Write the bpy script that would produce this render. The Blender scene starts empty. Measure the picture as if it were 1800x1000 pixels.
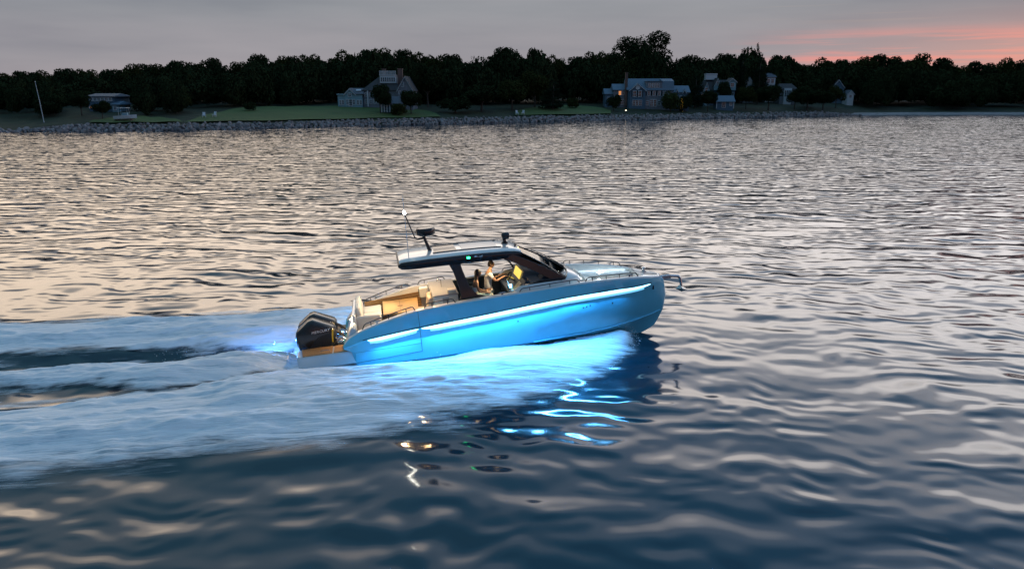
import bpy, bmesh, math, random
import numpy as np
from mathutils import Vector, Matrix, Euler

random.seed(7); RNG = np.random.default_rng(11)
S = bpy.context.scene
COL = S.collection
RAD = math.radians

# ------------------------------------------------------------------ camera
F, PITCHC, CH = 1275.0, RAD(14.76), 8.0
cam = bpy.data.cameras.new('camera'); camo = bpy.data.objects.new('camera', cam); COL.objects.link(camo)
cam.sensor_width = 36; cam.lens = F/1800*36; cam.clip_start = 0.1; cam.clip_end = 9000
camo.location = (0, 0, CH); camo.rotation_euler = (RAD(90)-PITCHC, 0, 0)
S.camera = camo

# ------------------------------------------------------------------ exposure
S.view_settings.view_transform = 'Standard'; S.view_settings.look = 'None'
S.view_settings.exposure = 0.0; S.view_settings.gamma = 1.0; S.view_settings.use_curve_mapping = False
S.cycles.max_bounces = 8; S.cycles.transparent_max_bounces = 16
S.cycles.caustics_reflective = False; S.cycles.caustics_refractive = False
S.cycles.sample_clamp_indirect = 6

# ------------------------------------------------------------------ sky (dusk, the sun just gone down beyond the right of the shore)
W = bpy.data.worlds.new('World'); S.world = W; W.use_nodes = True
def build_sky():
    nt = W.node_tree; nt.nodes.clear(); N = nt.nodes; L = nt.links
    def nd(t, **kw):
        n = N.new(t)
        for k, v in kw.items(): setattr(n, k, v)
        return n
    def math_(op, a, b=None, c=None):
        n = nd('ShaderNodeMath', operation=op)
        for i, v in enumerate((a, b, c)):
            if v is None: continue
            if isinstance(v, (int, float)): n.inputs[i].default_value = v
            else: L.new(v, n.inputs[i])
        return n.outputs[0]
    def ramp(fac, stops, interp='B_SPLINE'):
        r = nd('ShaderNodeValToRGB'); r.color_ramp.interpolation = interp
        e = r.color_ramp.elements
        while len(e) < len(stops): e.new(0.5)
        for k, (p, c) in enumerate(stops): e[k].position = p; e[k].color = (*c, 1)
        L.new(fac, r.inputs[0]); return r.outputs[0]
    def mrange(v, a, b, c=0.0, d=1.0):
        n = nd('ShaderNodeMapRange', interpolation_type='SMOOTHSTEP')
        L.new(v, n.inputs[0])
        for k, x in enumerate((a, b, c, d)): n.inputs[k+1].default_value = x
        return n.outputs[0]
    def mix(f, a, b, mode='MIX'):
        n = nd('ShaderNodeMix', data_type='RGBA', blend_type=mode)
        for i, v in ((0, f), (6, a), (7, b)):
            if isinstance(v, (int, float)): n.inputs[i].default_value = v
            elif isinstance(v, tuple): n.inputs[i].default_value = (*v, 1)
            else: L.new(v, n.inputs[i])
        return n.outputs[2]
    tc = nd('ShaderNodeTexCoord'); sep = nd('ShaderNodeSeparateXYZ'); L.new(tc.outputs['Generated'], sep.inputs[0])
    x, y, z = sep.outputs
    el = mrange(z, 0.0, 1.0); el = math_('MAXIMUM', z, 0.0)
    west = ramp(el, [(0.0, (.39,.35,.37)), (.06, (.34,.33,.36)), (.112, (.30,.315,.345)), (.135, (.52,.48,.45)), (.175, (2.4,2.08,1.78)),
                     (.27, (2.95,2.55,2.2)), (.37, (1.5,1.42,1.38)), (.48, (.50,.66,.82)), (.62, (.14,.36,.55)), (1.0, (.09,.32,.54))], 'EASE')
    east = ramp(el, [(0.0, (.09,.12,.17)), (.25, (.12,.20,.30)), (.6, (.14,.30,.48)), (1.0, (.12,.29,.50))])
    sx, sy = math.sin(RAD(12)), math.cos(RAD(12))
    d = math_('ADD', math_('MULTIPLY', x, sx), math_('MULTIPLY', y, sy))
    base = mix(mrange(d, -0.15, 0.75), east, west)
    az = mrange(math_('DIVIDE', x, math_('MAXIMUM', y, .2)), -.75, .75)
    base = mix(mrange(z, .10, .18), base, mix(1.0, base, mix(az, (1.07, .98, .86), (.90, .99, 1.14)), 'MULTIPLY'))
    # soft cloud mottling
    def noise(vx, vy, vz, scale, detail, rough=.55):
        cb = nd('ShaderNodeCombineXYZ')
        for k, (v, m) in enumerate(((x, vx), (y, vy), (z, vz))): L.new(math_('MULTIPLY', v, m), cb.inputs[k])
        n = nd('ShaderNodeTexNoise'); n.inputs['Scale'].default_value = scale; n.inputs['Detail'].default_value = detail
        n.inputs['Roughness'].default_value = rough; L.new(cb.outputs[0], n.inputs['Vector']); return n.outputs['Fac']
    m1 = noise(1, 1, 7, 2.2, 4)
    base = mix(1.0, base, ramp(m1, [(.28, (.76,.78,.82)), (.5, (.98,.98,.98)), (.72, (1.14,1.11,1.09))], 'LINEAR'), 'MULTIPLY')
    # pink and orange streaks low over the trees on the right
    st = mrange(noise(1.3, 1.3, 34, 3.1, 4, .6), .38, .60)
    right = mrange(math_('DIVIDE', x, math_('MAXIMUM', y, .05)), .26, .50)
    low = math_('MULTIPLY', mrange(z, .020, .034), mrange(z, .080, .050))
    f = math_('MULTIPLY', math_('MULTIPLY', st, right), low)
    base = mix(math_('MULTIPLY', f, 1.0), base, (1.0, .32, .27))
    glow = math_('MULTIPLY', mrange(math_('DIVIDE', x, math_('MAXIMUM', y, .05)), .25, .85), mrange(z, .115, .02))
    base = mix(math_('MULTIPLY', glow, .9), base, (.74, .38, .31))
    st2 = math_('MULTIPLY', math_('MULTIPLY', mrange(noise(.8, .8, 34, 4.3, 3, .5), .55, .7), mrange(z, .075, .11)), right)
    base = mix(math_('MULTIPLY', st2, .5), base, (.75, .50, .34))
    sky = nd('ShaderNodeTexSky', sky_type='NISHITA', sun_disc=False)
    sky.sun_elevation = RAD(0.5); sky.sun_rotation = RAD(35); sky.air_density = 1.2; sky.dust_density = 2.0
    b1 = nd('ShaderNodeBackground'); L.new(sky.outputs[0], b1.inputs[0]); b1.inputs[1].default_value = 0.05
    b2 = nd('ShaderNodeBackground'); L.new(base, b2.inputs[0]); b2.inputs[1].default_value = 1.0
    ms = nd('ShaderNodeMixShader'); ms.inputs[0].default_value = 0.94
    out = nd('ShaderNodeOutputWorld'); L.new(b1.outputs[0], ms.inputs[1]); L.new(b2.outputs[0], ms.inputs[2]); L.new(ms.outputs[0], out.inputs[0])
build_sky()

# ------------------------------------------------------------------ helpers
def G(u, v, z=0.0):
    """the point at height z that the photograph's pixel (u, v) lies on"""
    a = (u-900)/F; b = -(v-500)/F
    r = np.array([a, math.cos(PITCHC)+b*math.sin(PITCHC), -math.sin(PITCHC)+b*math.cos(PITCHC)])
    t = (z-CH)/r[2]
    return np.array([0, 0, CH])+t*r
def AZ(u):   # x/y slope of a column near the horizon
    return (u-900)/F/ (math.cos(PITCHC)+ (500-175)/F*math.sin(PITCHC))
def ZV(v, Y):  # height of picture row v at ground distance Y
    b = -(v-500)/F
    return CH + Y*(-math.sin(PITCHC)+b*math.cos(PITCHC))/(math.cos(PITCHC)+b*math.sin(PITCHC))

def tag(o, label=None, cat=None, group=None, kind=None):
    if label: o['label'] = label
    if cat: o['category'] = cat
    if group: o['group'] = group
    if kind: o['kind'] = kind
    return o
def empty(name, loc=(0,0,0), rz=0.0, parent=None):
    o = bpy.data.objects.new(name, None); COL.objects.link(o); o.location = loc; o.rotation_euler = (0, 0, rz)
    o.empty_display_size = .2
    if parent: o.parent = parent
    return o
def link(name, me, parent=None, loc=None, rot=None, scale=None):
    o = bpy.data.objects.new(name, me); COL.objects.link(o)
    if parent: o.parent = parent
    if loc is not None: o.location = loc
    if rot is not None: o.rotation_euler = rot
    if scale is not None: o.scale = scale
    return o

class MB:
    def __init__(s): s.v = []; s.f = []
    def add(s, vs, fs):
        b = len(s.v); s.v += [tuple(map(float, p)) for p in vs]; s.f += [tuple(b+i for i in f) for f in fs]; return s
    def box(s, c, d, rot=None):
        x, y, z = d[0]/2, d[1]/2, d[2]/2
        vs = [Vector((i*x, j*y, k*z)) for k in (-1,1) for j in (-1,1) for i in (-1,1)]
        if rot is not None:
            m = Euler(rot).to_matrix(); vs = [m @ p for p in vs]
        c = Vector(c)
        return s.add([p+c for p in vs], [(0,2,3,1),(4,5,7,6),(0,1,5,4),(2,6,7,3),(0,4,6,2),(1,3,7,5)])
    def bb(s, x0, x1, y0, y1, z0, z1): return s.box(((x0+x1)/2,(y0+y1)/2,(z0+z1)/2), (x1-x0,y1-y0,z1-z0))
    def prism(s, prof, axis, a, b):
        """extrude a 2d outline along axis 'x','y' or 'z' from a to b"""
        def P(p, t):
            return {'x': (t, p[0], p[1]), 'y': (p[0], t, p[1]), 'z': (p[0], p[1], t)}[axis]
        n = len(prof)
        return s.add([P(p, a) for p in prof]+[P(p, b) for p in prof], [tuple(range(n)), tuple(range(2*n-1, n-1, -1))]+[(i, i+n, (i+1)%n+n, (i+1)%n) for i in range(n)])
    def tube(s, pts, r, n=8):
        pts = [Vector(p) for p in pts]; rs = r if isinstance(r, (list, tuple)) else [r]*len(pts)
        vs = []; fs = []; ref = None
        for i, p in enumerate(pts):
            t = (pts[min(i+1, len(pts)-1)]-pts[max(i-1, 0)]).normalized()
            if ref is None:
                ref = Vector((0,0,1)) if abs(t.z) < .9 else Vector((1,0,0))
            a = t.cross(ref).normalized(); b = t.cross(a).normalized(); ref = a.cross(t)
            for k in range(n):
                q = 2*math.pi*k/n; vs.append(p+(a*math.cos(q)+b*math.sin(q))*rs[i])
        for i in range(len(pts)-1):
            for k in range(n): fs.append((i*n+k, i*n+(k+1)%n, (i+1)*n+(k+1)%n, (i+1)*n+k))
        fs.append(tuple(range(n-1, -1, -1))); fs.append(tuple((len(pts)-1)*n+k for k in range(n)))
        return s.add(vs, fs)
    def lathe(s, prof, c, n=20):
        vs = []; fs = []; c = Vector(c)
        for r, z in prof:
            for k in range(n):
                q = 2*math.pi*k/n; vs.append(c+Vector((r*math.cos(q), r*math.sin(q), z)))
        for i in range(len(prof)-1):
            for k in range(n): fs.append((i*n+k, i*n+(k+1)%n, (i+1)*n+(k+1)%n, (i+1)*n+k))
        fs.append(tuple(range(n-1,-1,-1))); fs.append(tuple((len(prof)-1)*n+k for k in range(n)))
        return s.add(vs, fs)
    def grid(s, rows, closed=False, flip=False):
        n = len(rows[0]); vs = [p for r in rows for p in r]; fs = []
        for i in range(len(rows)-1):
            for k in range(n if closed else n-1):
                q = (i*n+k, i*n+(k+1)%n, (i+1)*n+(k+1)%n, (i+1)*n+k)
                fs.append(q[::-1] if flip else q)
        return s.add(vs, fs)
    def mesh(s, name, mat, smooth=None):
        me = bpy.data.meshes.new(name); me.from_pydata(s.v, [], s.f); me.materials.append(mat)
        if smooth is not None:
            me.polygons.foreach_set('use_smooth', [True]*len(me.polygons)); me.update()
            me.set_sharp_from_angle(angle=RAD(smooth))
        me.update(); return me
    def build(s, name, mat, parent=None, smooth=None, bevel=0, seg=2, fixn=True):
        me = s.mesh(name, mat, smooth)
        if fixn:
            bm = bmesh.new(); bm.from_mesh(me); bmesh.ops.remove_doubles(bm, verts=bm.verts, dist=1e-5)
            bmesh.ops.recalc_face_normals(bm, faces=bm.faces); bm.to_mesh(me); bm.free()
            if smooth is not None: me.set_sharp_from_angle(angle=RAD(smooth))
        o = link(name, me, parent)
        if bevel:
            m = o.modifiers.new('bevel', 'BEVEL'); m.width = bevel; m.segments = seg; m.limit_method = 'ANGLE'; m.angle_limit = RAD(35)
            me.polygons.foreach_set('use_smooth', [True]*len(me.polygons)); me.set_sharp_from_angle(angle=RAD(50))
        return o

def mat(name, col, rough=.5, metal=0.0, var=.12, vscale=3.0, bump=0.0, bscale=40.0, coat=0.0, emis=None, estr=0.0, stretch=(1,1,1), spec=.5):
    m = bpy.data.materials.new(name); m.use_nodes = True; nt = m.node_tree; p = nt.nodes['Principled BSDF']; L = nt.links
    p.inputs['Roughness'].default_value = rough; p.inputs['Metallic'].default_value = metal
    p.inputs['Coat Weight'].default_value = coat; p.inputs['Specular IOR Level'].default_value = spec
    tc = nt.nodes.new('ShaderNodeTexCoord'); mp = nt.nodes.new('ShaderNodeMapping'); mp.inputs['Scale'].default_value = stretch
    L.new(tc.outputs['Object'], mp.inputs[0])
    if var > 0:
        n = nt.nodes.new('ShaderNodeTexNoise'); n.inputs['Scale'].default_value = vscale; n.inputs['Detail'].default_value = 5; L.new(mp.outputs[0], n.inputs['Vector'])
        r = nt.nodes.new('ShaderNodeValToRGB'); e = r.color_ramp.elements
        e[0].position = .3; e[1].position = .7
        e[0].color = (*[c*(1-var) for c in col], 1); e[1].color = (*[min(1, c*(1+var)) for c in col], 1)
        L.new(n.outputs['Fac'], r.inputs[0]); L.new(r.outputs[0], p.inputs['Base Color'])
    else: p.inputs['Base Color'].default_value = (*col, 1)
    if bump > 0:
        n2 = nt.nodes.new('ShaderNodeTexNoise'); n2.inputs['Scale'].default_value = bscale; n2.inputs['Detail'].default_value = 4; L.new(mp.outputs[0], n2.inputs['Vector'])
        b = nt.nodes.new('ShaderNodeBump'); b.inputs['Distance'].default_value = bump; L.new(n2.outputs['Fac'], b.inputs['Height']); L.new(b.outputs[0], p.inputs['Normal'])
    if emis: p.inputs['Emission Color'].default_value = (*emis, 1); p.inputs['Emission Strength'].default_value = estr
    return m
def planks(name, c1, c2, width, axis, rough=.55):
    m = bpy.data.materials.new(name); m.use_nodes = True; nt = m.node_tree; p = nt.nodes['Principled BSDF']; L = nt.links
    p.inputs['Roughness'].default_value = rough
    tc = nt.nodes.new('ShaderNodeTexCoord'); sp = nt.nodes.new('ShaderNodeSeparateXYZ'); L.new(tc.outputs['Object'], sp.inputs[0])
    d = nt.nodes.new('ShaderNodeMath'); d.operation = 'DIVIDE'; L.new(sp.outputs[axis], d.inputs[0]); d.inputs[1].default_value = width
    fr = nt.nodes.new('ShaderNodeMath'); fr.operation = 'FRACT'; L.new(d.outputs[0], fr.inputs[0])
    lt = nt.nodes.new('ShaderNodeMath'); lt.operation = 'LESS_THAN'; L.new(fr.outputs[0], lt.inputs[0]); lt.inputs[1].default_value = .14
    mp = nt.nodes.new('ShaderNodeMapping'); sc = [30, 30, 30]; sc[0] = 2; mp.inputs['Scale'].default_value = sc; L.new(tc.outputs['Object'], mp.inputs[0])
    n = nt.nodes.new('ShaderNodeTexNoise'); n.inputs['Scale'].default_value = 1; n.inputs['Detail'].default_value = 5; L.new(mp.outputs[0], n.inputs['Vector'])
    r = nt.nodes.new('ShaderNodeValToRGB'); r.color_ramp.elements[0].position = .3; r.color_ramp.elements[1].position = .7
    r.color_ramp.elements[0].color = (*c1, 1); r.color_ramp.elements[1].color = (*c2, 1); L.new(n.outputs['Fac'], r.inputs[0])
    mx = nt.nodes.new('ShaderNodeMix'); mx.data_type = 'RGBA'; L.new(lt.outputs[0], mx.inputs[0]); L.new(r.outputs[0], mx.inputs[6]); mx.inputs[7].default_value = (.03,.02,.015,1)
    L.new(mx.outputs[2], p.inputs['Base Color']); return m

M = {}
M['gelcoat'] = mat('hull_paint', (.15,.60,.80), .25, var=.03, coat=.5)
M['white'] = mat('white_gelcoat', (.84,.83,.80), .30, var=.04, coat=1.0)
M['black'] = mat('black_gloss', (.010,.011,.013), .25, var=.1, coat=.3)
M['blackmat'] = mat('black_matte', (.014,.015,.017), .55, var=.15)
M['navy'] = mat('navy_vinyl', (.02,.04,.07), .5, var=.15, bump=.002)
M['vinyl'] = mat('cream_vinyl', (.82,.77,.68), .5, var=.06, bump=.002, bscale=60)
M['tanvinyl'] = mat('tan_vinyl', (.66,.50,.36), .5, var=.08, bump=.002, bscale=60)
M['greyvinyl'] = mat('grey_panel', (.40,.40,.41), .5, var=.08)
M['steel'] = mat('stainless', (.6,.6,.6), .2, metal=1, var=.05)
M['rail'] = mat('dark_rail', (.06,.06,.065), .3, metal=.6, var=.1)
M['teak'] = planks('teak_deck', (.33,.17,.06), (.46,.25,.09), .06, 1)
M['teakwall'] = planks('teak_slats', (.30,.17,.07), (.42,.25,.10), .085, 2)
M['table'] = mat('table_wood', (.60,.36,.11), .4, var=.06, stretch=(1,8,1))
M['groove'] = mat('groove_rubber', (.012,.02,.028), .6)
M['led'] = mat('led_lens', (.7,.9,1), .4, var=0, emis=(.42,.82,1.0), estr=2.9)
M['ledglow'] = mat('led_glow', (.5,.8,1), .5, var=0, emis=(.20,.66,1.0), estr=.9)  # glow of the LED strip on the hull, put into an emissive colour
M['ledsmall'] = mat('blue_courtesy_light', (.5,.8,1), .4, var=0, emis=(.2,.65,1.0), estr=6)
M['ledwhite'] = mat('white_strip_light', (.9,.95,1), .4, var=0, emis=(.75,.92,1.0), estr=1.6)
M['green'] = mat('green_lamp', (.1,.8,.4), .3, var=0, emis=(.02,1.0,.28), estr=14)
M['masthead'] = mat('white_lamp', (1,1,1), .3, var=0, emis=(1,.95,.8), estr=60)
M['screen'] = mat('display_screen', (.1,.08,.02), .3, var=0, emis=(1,.72,.12), estr=1.1)
M['letter'] = mat('white_lettering', (.8,.8,.8), .5, var=0)
M['yellow'] = mat('yellow_decal', (.85,.55,.02), .5, var=.05)
M['skin'] = mat('skin', (.42,.23,.14), .5, var=.06)
M['hair'] = mat('dark_hair', (.02,.013,.01), .45, var=.2)
M['shirt'] = mat('pale_shirt', (.60,.61,.65), .8, var=.1, vscale=12)
M['shorts'] = mat('light_shorts', (.55,.58,.55), .8, var=.06)
M['top'] = mat('white_top', (.75,.78,.82), .75, var=.04)
M['skirt'] = mat('pale_green_skirt', (.52,.66,.60), .8, var=.06)
def glassmat():
    m = bpy.data.materials.new('windshield_glass'); m.use_nodes = True; nt = m.node_tree; nt.nodes.remove(nt.nodes['Principled BSDF'])
    t = nt.nodes.new('ShaderNodeBsdfTransparent'); t.inputs[0].default_value = (.72,.78,.8,1)
    g = nt.nodes.new('ShaderNodeBsdfGlossy'); g.inputs['Roughness'].default_value = .03
    f = nt.nodes.new('ShaderNodeFresnel'); f.inputs[0].default_value = 2.0; mx = nt.nodes.new('ShaderNodeMixShader')
    nt.links.new(f.outputs[0], mx.inputs[0]); nt.links.new(t.outputs[0], mx.inputs[1]); nt.links.new(g.outputs[0], mx.inputs[2])
    nt.links.new(mx.outputs[0], nt.nodes['Material Output'].inputs[0]); return m
M['glass'] = glassmat()

def pchip(xs, ys):
    xs = np.array(xs, float); ys = np.array(ys, float); h = np.diff(xs); d = np.diff(ys)/h; m = np.zeros_like(xs)
    m[0], m[-1] = d[0], d[-1]
    for i in range(1, len(xs)-1):
        m[i] = 0 if d[i-1]*d[i] <= 0 else (h[i-1]+h[i])/(h[i-1]/d[i-1]+h[i]/d[i])
    def f(x):
        x = np.clip(np.asarray(x, float), xs[0], xs[-1]); i = np.clip(np.searchsorted(xs, x)-1, 0, len(xs)-2)
        t = (x-xs[i])/h[i]
        return (2*t**3-3*t**2+1)*ys[i]+(t**3-2*t**2+t)*h[i]*m[i]+(-2*t**3+3*t**2)*ys[i+1]+(t**3-t**2)*h[i]*m[i+1]
    return f
def vnoise(x, y, seed=0):
    """smooth value noise, 0..1"""
    r = np.random.default_rng(seed).random((256, 256)); xi = np.floor(x).astype(int); yi = np.floor(y).astype(int)
    fx = x-xi; fy = y-yi; fx = fx*fx*(3-2*fx); fy = fy*fy*(3-2*fy)
    a = r[xi%256, yi%256]; b = r[(xi+1)%256, yi%256]; c = r[xi%256, (yi+1)%256]; d = r[(xi+1)%256, (yi+1)%256]
    return (a*(1-fx)+b*fx)*(1-fy)+(c*(1-fx)+d*fx)*fy
def fbm(x, y, seed=0, octs=4):
    s = 0; a = .5; t = 0
    for k in range(octs): s = s+a*vnoise(x*2**k+k*17.3, y*2**k+k*9.1, seed+k); t += a; a *= .55
    return s/t

# ------------------------------------------------------------------ boat frame and wake layout
BO = np.array([-4.976, 22.063, .146]); YAW, BPITCH, ROLL = RAD(11), RAD(4.5), RAD(-1.5)
fx_, fy_ = math.cos(YAW), math.sin(YAW)
def to_sn(X, Y): return (X-BO[0])*fx_+(Y-BO[1])*fy_, -(X-BO[0])*fy_+(Y-BO[1])*fx_
def to_xy(s, n): return BO[0]+s*fx_-n*fy_, BO[1]+s*fy_+n*fx_
E_no = pchip([-40,-8,-2,-.3,.9,1.9,3.3,4.7,6,7.1,8.2,9.3], [7.4,6.4,6.3,6.1,5.7,5.4,4.8,4.1,3.4,2.7,1.8,.6])      # near band, outer edge (towards the camera)
E_ni = pchip([-40,-20,-9,-6.3,-4.3,-3.1,-1.7,0,5,7.6,9.3], [4.6,4.1,3.43,3.12,2.67,2.13,1.35,1.2,1.1,.6,.0])
E_ml = pchip([-40,-20,-9,-7.2,-5.7,-4.1,-3.2,-1.7], [1.5,1.6,1.75,2.1,2.6,1.95,1.6,1.25])
E_mu = pchip([-40,-20,-9,-7,-5,-3.1,-1.9], [-.5,-.2,.2,.37,.33,.2,-.5])
E_fl = pchip([-40,-20,-9.5,-7.8,-6,-3.8,-2], [1.6,1.3,1.5,1.7,1.34,.95,.9])
E_fu = pchip([-40,-20,-10,-5,-2,0,4,7,8.5,9.3], [6,5.1,4.65,4.5,4.4,4.3,3.6,2.5,1.5,.4])
def smooth(a, b, x):
    t = np.clip((x-a)/(b-a), 0, 1); return t*t*(3-2*t)
def band(n, a, b, wa, wb): return smooth(-wa*.5, wa*.5, n-a)*smooth(-wb*.5, wb*.5, b-n)
def wake(s, n):
    """foam cover 0..1 and height of the disturbed water, at boat-axis coordinates"""
    j = (fbm(s*.45, n*1.1, 3)-.5)*1.5; j2 = (fbm(s*1.3, n*2.6, 23)-.5)*.7
    nn = n+j+j2; aft = smooth(-1.2, -2.4, s)
    near = band(-nn, E_ni(s)-.35*(1-aft)*1.5, E_no(s)+.3, .9, 2.6)
    fade = smooth(9.5, 8.6, s)
    near *= fade*(1+.28*smooth(-2, 1, s)*smooth(9, 6.5, s))
    veil = band(-nn, E_ni(s), E_no(s)+.8*smooth(-4, 2, s), .5, 1.6)*fade*smooth(-6, 1, s)*.26; near = np.maximum(near, veil)
    mid = band(-nn, E_mu(s)-.15, E_ml(s)+.15, 1.0, 1.0)*smooth(-1.0, -2.0, s)
    far = band(nn, np.where(s > -2, .2, E_fl(s)), E_fu(s)+.2, 1.2, 1.6)*fade
    dying = 1-.45*smooth(-8, -34, s)
    cov = np.maximum(np.maximum(near, mid*.97), far*.95)*dying
    # thin leftover foam in the troughs
    inside = band(-n, -E_fu(s), E_no(s), .8, .8)*smooth(-1.5, -3, s)
    cov = np.maximum(cov, inside*(.12+.42*smooth(.46, .72, fbm(s*.55, n*2.2, 41))))
    # heights
    c = (E_ni(s)+E_no(s))/2; w = (E_no(s)-E_ni(s))/2+.2
    hn = np.exp(-((-n-c)/w)**2)*np.maximum(smooth(1.35, 2.6, -n), smooth(1.5, 4, s))*(.24+.10*smooth(8.5, 2, s)-.10*smooth(-3, -25, s))
    cf = (E_fl(s)+E_fu(s))/2; hf = np.exp(-((n-cf)/1.5)**2)*.24*smooth(4, -2, s)
    cm = (E_ml(s)+E_mu(s))/2; hm = np.exp(-((-n-cm)/.75)**2)*.34*smooth(-1.2, -3.5, s)*(1-.6*smooth(-6, -25, s))
    tr = -.22*np.exp(-((n-.55)/.55)**2)*aft*(1-.7*smooth(-6, -25, s))-.05*np.exp(-((-n-E_ni(s)+.25)/.4)**2)*aft
    alive = smooth(-40, -22, s)
    return cov, (hn*fade+hf+hm+tr)*alive
WAVES = []
for k in range(64):
    lam = 10**RNG.uniform(math.log10(.8), math.log10(3.6)); th = RAD(-96)+RNG.normal(0, .5)
    WAVES.append((2*math.pi/lam, th, 0.0011*lam**.75*RNG.uniform(.5, 1.2), RNG.uniform(0, 6.28)))
def waves(X, Y, sp):
    h = np.zeros_like(X)
    for k, th, a, ph in WAVES:
        lam = 2*math.pi/k
        h += a*smooth(2.2, 5, lam/sp)*np.sin(k*(math.cos(th)*X+math.sin(th)*Y)+ph)
    return h

def np_mesh(name, V, faces_ij, mat_, smooth_=True):
    me = bpy.data.meshes.new(name); me.vertices.add(len(V)); me.vertices.foreach_set('co', V.astype(np.float32).ravel())
    nf = len(faces_ij); me.loops.add(nf*4); me.loops.foreach_set('vertex_index', faces_ij.astype(np.int32).ravel())
    me.polygons.add(nf); me.polygons.foreach_set('loop_start', np.arange(0, nf*4, 4, dtype=np.int32))
    me.update(calc_edges=True)
    if smooth_: me.polygons.foreach_set('use_smooth', np.ones(nf, bool))
    me.materials.append(mat_); me.validate(); me.update(); return me
def grid_faces(nr, nc):
    i = np.arange(nr-1)[:, None]*nc+np.arange(nc-1)[None, :]; i = i.ravel()
    return np.stack([i, i+1, i+nc+1, i+nc], 1)

# ------------------------------------------------------------------ water
def water_mat():
    m = bpy.data.materials.new('sea_water'); m.use_nodes = True; nt = m.node_tree; p = nt.nodes['Principled BSDF']; L = nt.links; N = nt.nodes
    p.inputs['Base Color'].default_value = (.002,.027,.047,1); p.inputs['Roughness'].default_value = .085
    p.inputs['IOR'].default_value = 1.6
    geo = N.new('ShaderNodeNewGeometry'); tc = N.new('ShaderNodeTexCoord')
    def vm(op, a, b=None, scale=None):
        n = N.new('ShaderNodeVectorMath'); n.operation = op
        for i, v in enumerate((a, b)):
            if v is None: continue
            if isinstance(v, tuple): n.inputs[i].default_value = v
            else: L.new(v, n.inputs[i])
        if scale is not None:
            if isinstance(scale, float): n.inputs['Scale'].default_value = scale
            else: L.new(scale, n.inputs['Scale'])
        return n
    def noise(scale, det, st=(1,1,1)):
        mp = N.new('ShaderNodeMapping'); mp.inputs['Scale'].default_value = st; L.new(tc.outputs['Object'], mp.inputs[0])
        n = N.new('ShaderNodeTexNoise'); n.inputs['Scale'].default_value = scale; n.inputs['Detail'].default_value = det; L.new(mp.outputs[0], n.inputs['Vector']); return n
    def mrange(v, a, b, c, d):
        mr = N.new('ShaderNodeMapRange'); mr.interpolation_type = 'SMOOTHSTEP'; L.new(v, mr.inputs[0])
        for q, x in enumerate((a, b, c, d)): mr.inputs[q+1].default_value = x
        return mr.outputs[0]
    def mt(op, a, b=None):
        n = N.new('ShaderNodeMath'); n.operation = op
        for i, v in enumerate((a, b)):
            if v is None: continue
            if isinstance(v, (int, float)): n.inputs[i].default_value = v
            else: L.new(v, n.inputs[i])
        return n.outputs[0]
    # the crests wander: the place is warped a little before the waves are summed
    w1 = vm('SCALE', vm('SUBTRACT', noise(.16, 2).outputs['Color'], (.5,.5,.5)).outputs[0], None, 3.4).outputs[0]
    w2 = vm('SCALE', vm('SUBTRACT', noise(.6, 2).outputs['Color'], (.5,.5,.5)).outputs[0], None, .9).outputs[0]
    pos = vm('ADD', vm('ADD', tc.outputs['Object'], w1).outputs[0], w2).outputs[0]
    gust = [mrange(noise(f, 2, (.55,1,1)).outputs['Fac'], .32, .68, .25, 1.5) for f in (.09, .17, .31)]
    r = random.Random(21); groups = []
    for g in range(3):
        acc = None
        for k in range(11):
            lam = 10**r.uniform(*((math.log10(1.5), math.log10(3.4)), (math.log10(.8), math.log10(1.6)), (math.log10(.40), math.log10(.85)))[g])
            th = RAD(-97)+r.gauss(0, (.15,.20,.30)[g]); K = 2*math.pi/lam; sl = (.014,.018,.016)[g]*r.uniform(.6, 1.3)
            d = vm('DOT_PRODUCT', pos, (K*math.cos(th), K*math.sin(th), 0)).outputs['Value']
            c = mt('COSINE', mt('ADD', d, r.uniform(0, 6.28)))
            v = vm('SCALE', (-math.cos(th)*sl, -math.sin(th)*sl, 0), None, c).outputs[0]
            acc = v if acc is None else vm('ADD', acc, v).outputs[0]
        groups.append(vm('SCALE', acc, None, gust[g]).outputs[0])
    acc = vm('ADD', vm('ADD', groups[0], groups[1]).outputs[0], groups[2]).outputs[0]
    # more wind on the open water further out
    sp = N.new('ShaderNodeSeparateXYZ'); L.new(tc.outputs['Object'], sp.inputs[0])
    acc = vm('SCALE', acc, None, mrange(sp.outputs[1], 11, 60, .66, 1.35)).outputs[0]
    fine = vm('MULTIPLY', vm('SUBTRACT', noise(2.3, 2, (.4,1,1)).outputs['Color'], (.5,.5,.5)).outputs[0], (.16,.26,0)).outputs[0]
    acc = vm('ADD', acc, vm('SCALE', fine, None, mrange(sp.outputs[1], 18, 80, .0, 1.0)).outputs[0]).outputs[0]
    ad = N.new('ShaderNodeVectorMath'); ad.operation = 'ADD'; L.new(acc, ad.inputs[0]); L.new(geo.outputs['Normal'], ad.inputs[1])
    nm = N.new('ShaderNodeVectorMath'); nm.operation = 'NORMALIZE'; L.new(ad.outputs[0], nm.inputs[0]); L.new(nm.outputs[0], p.inputs['Normal'])
    return m
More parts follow.
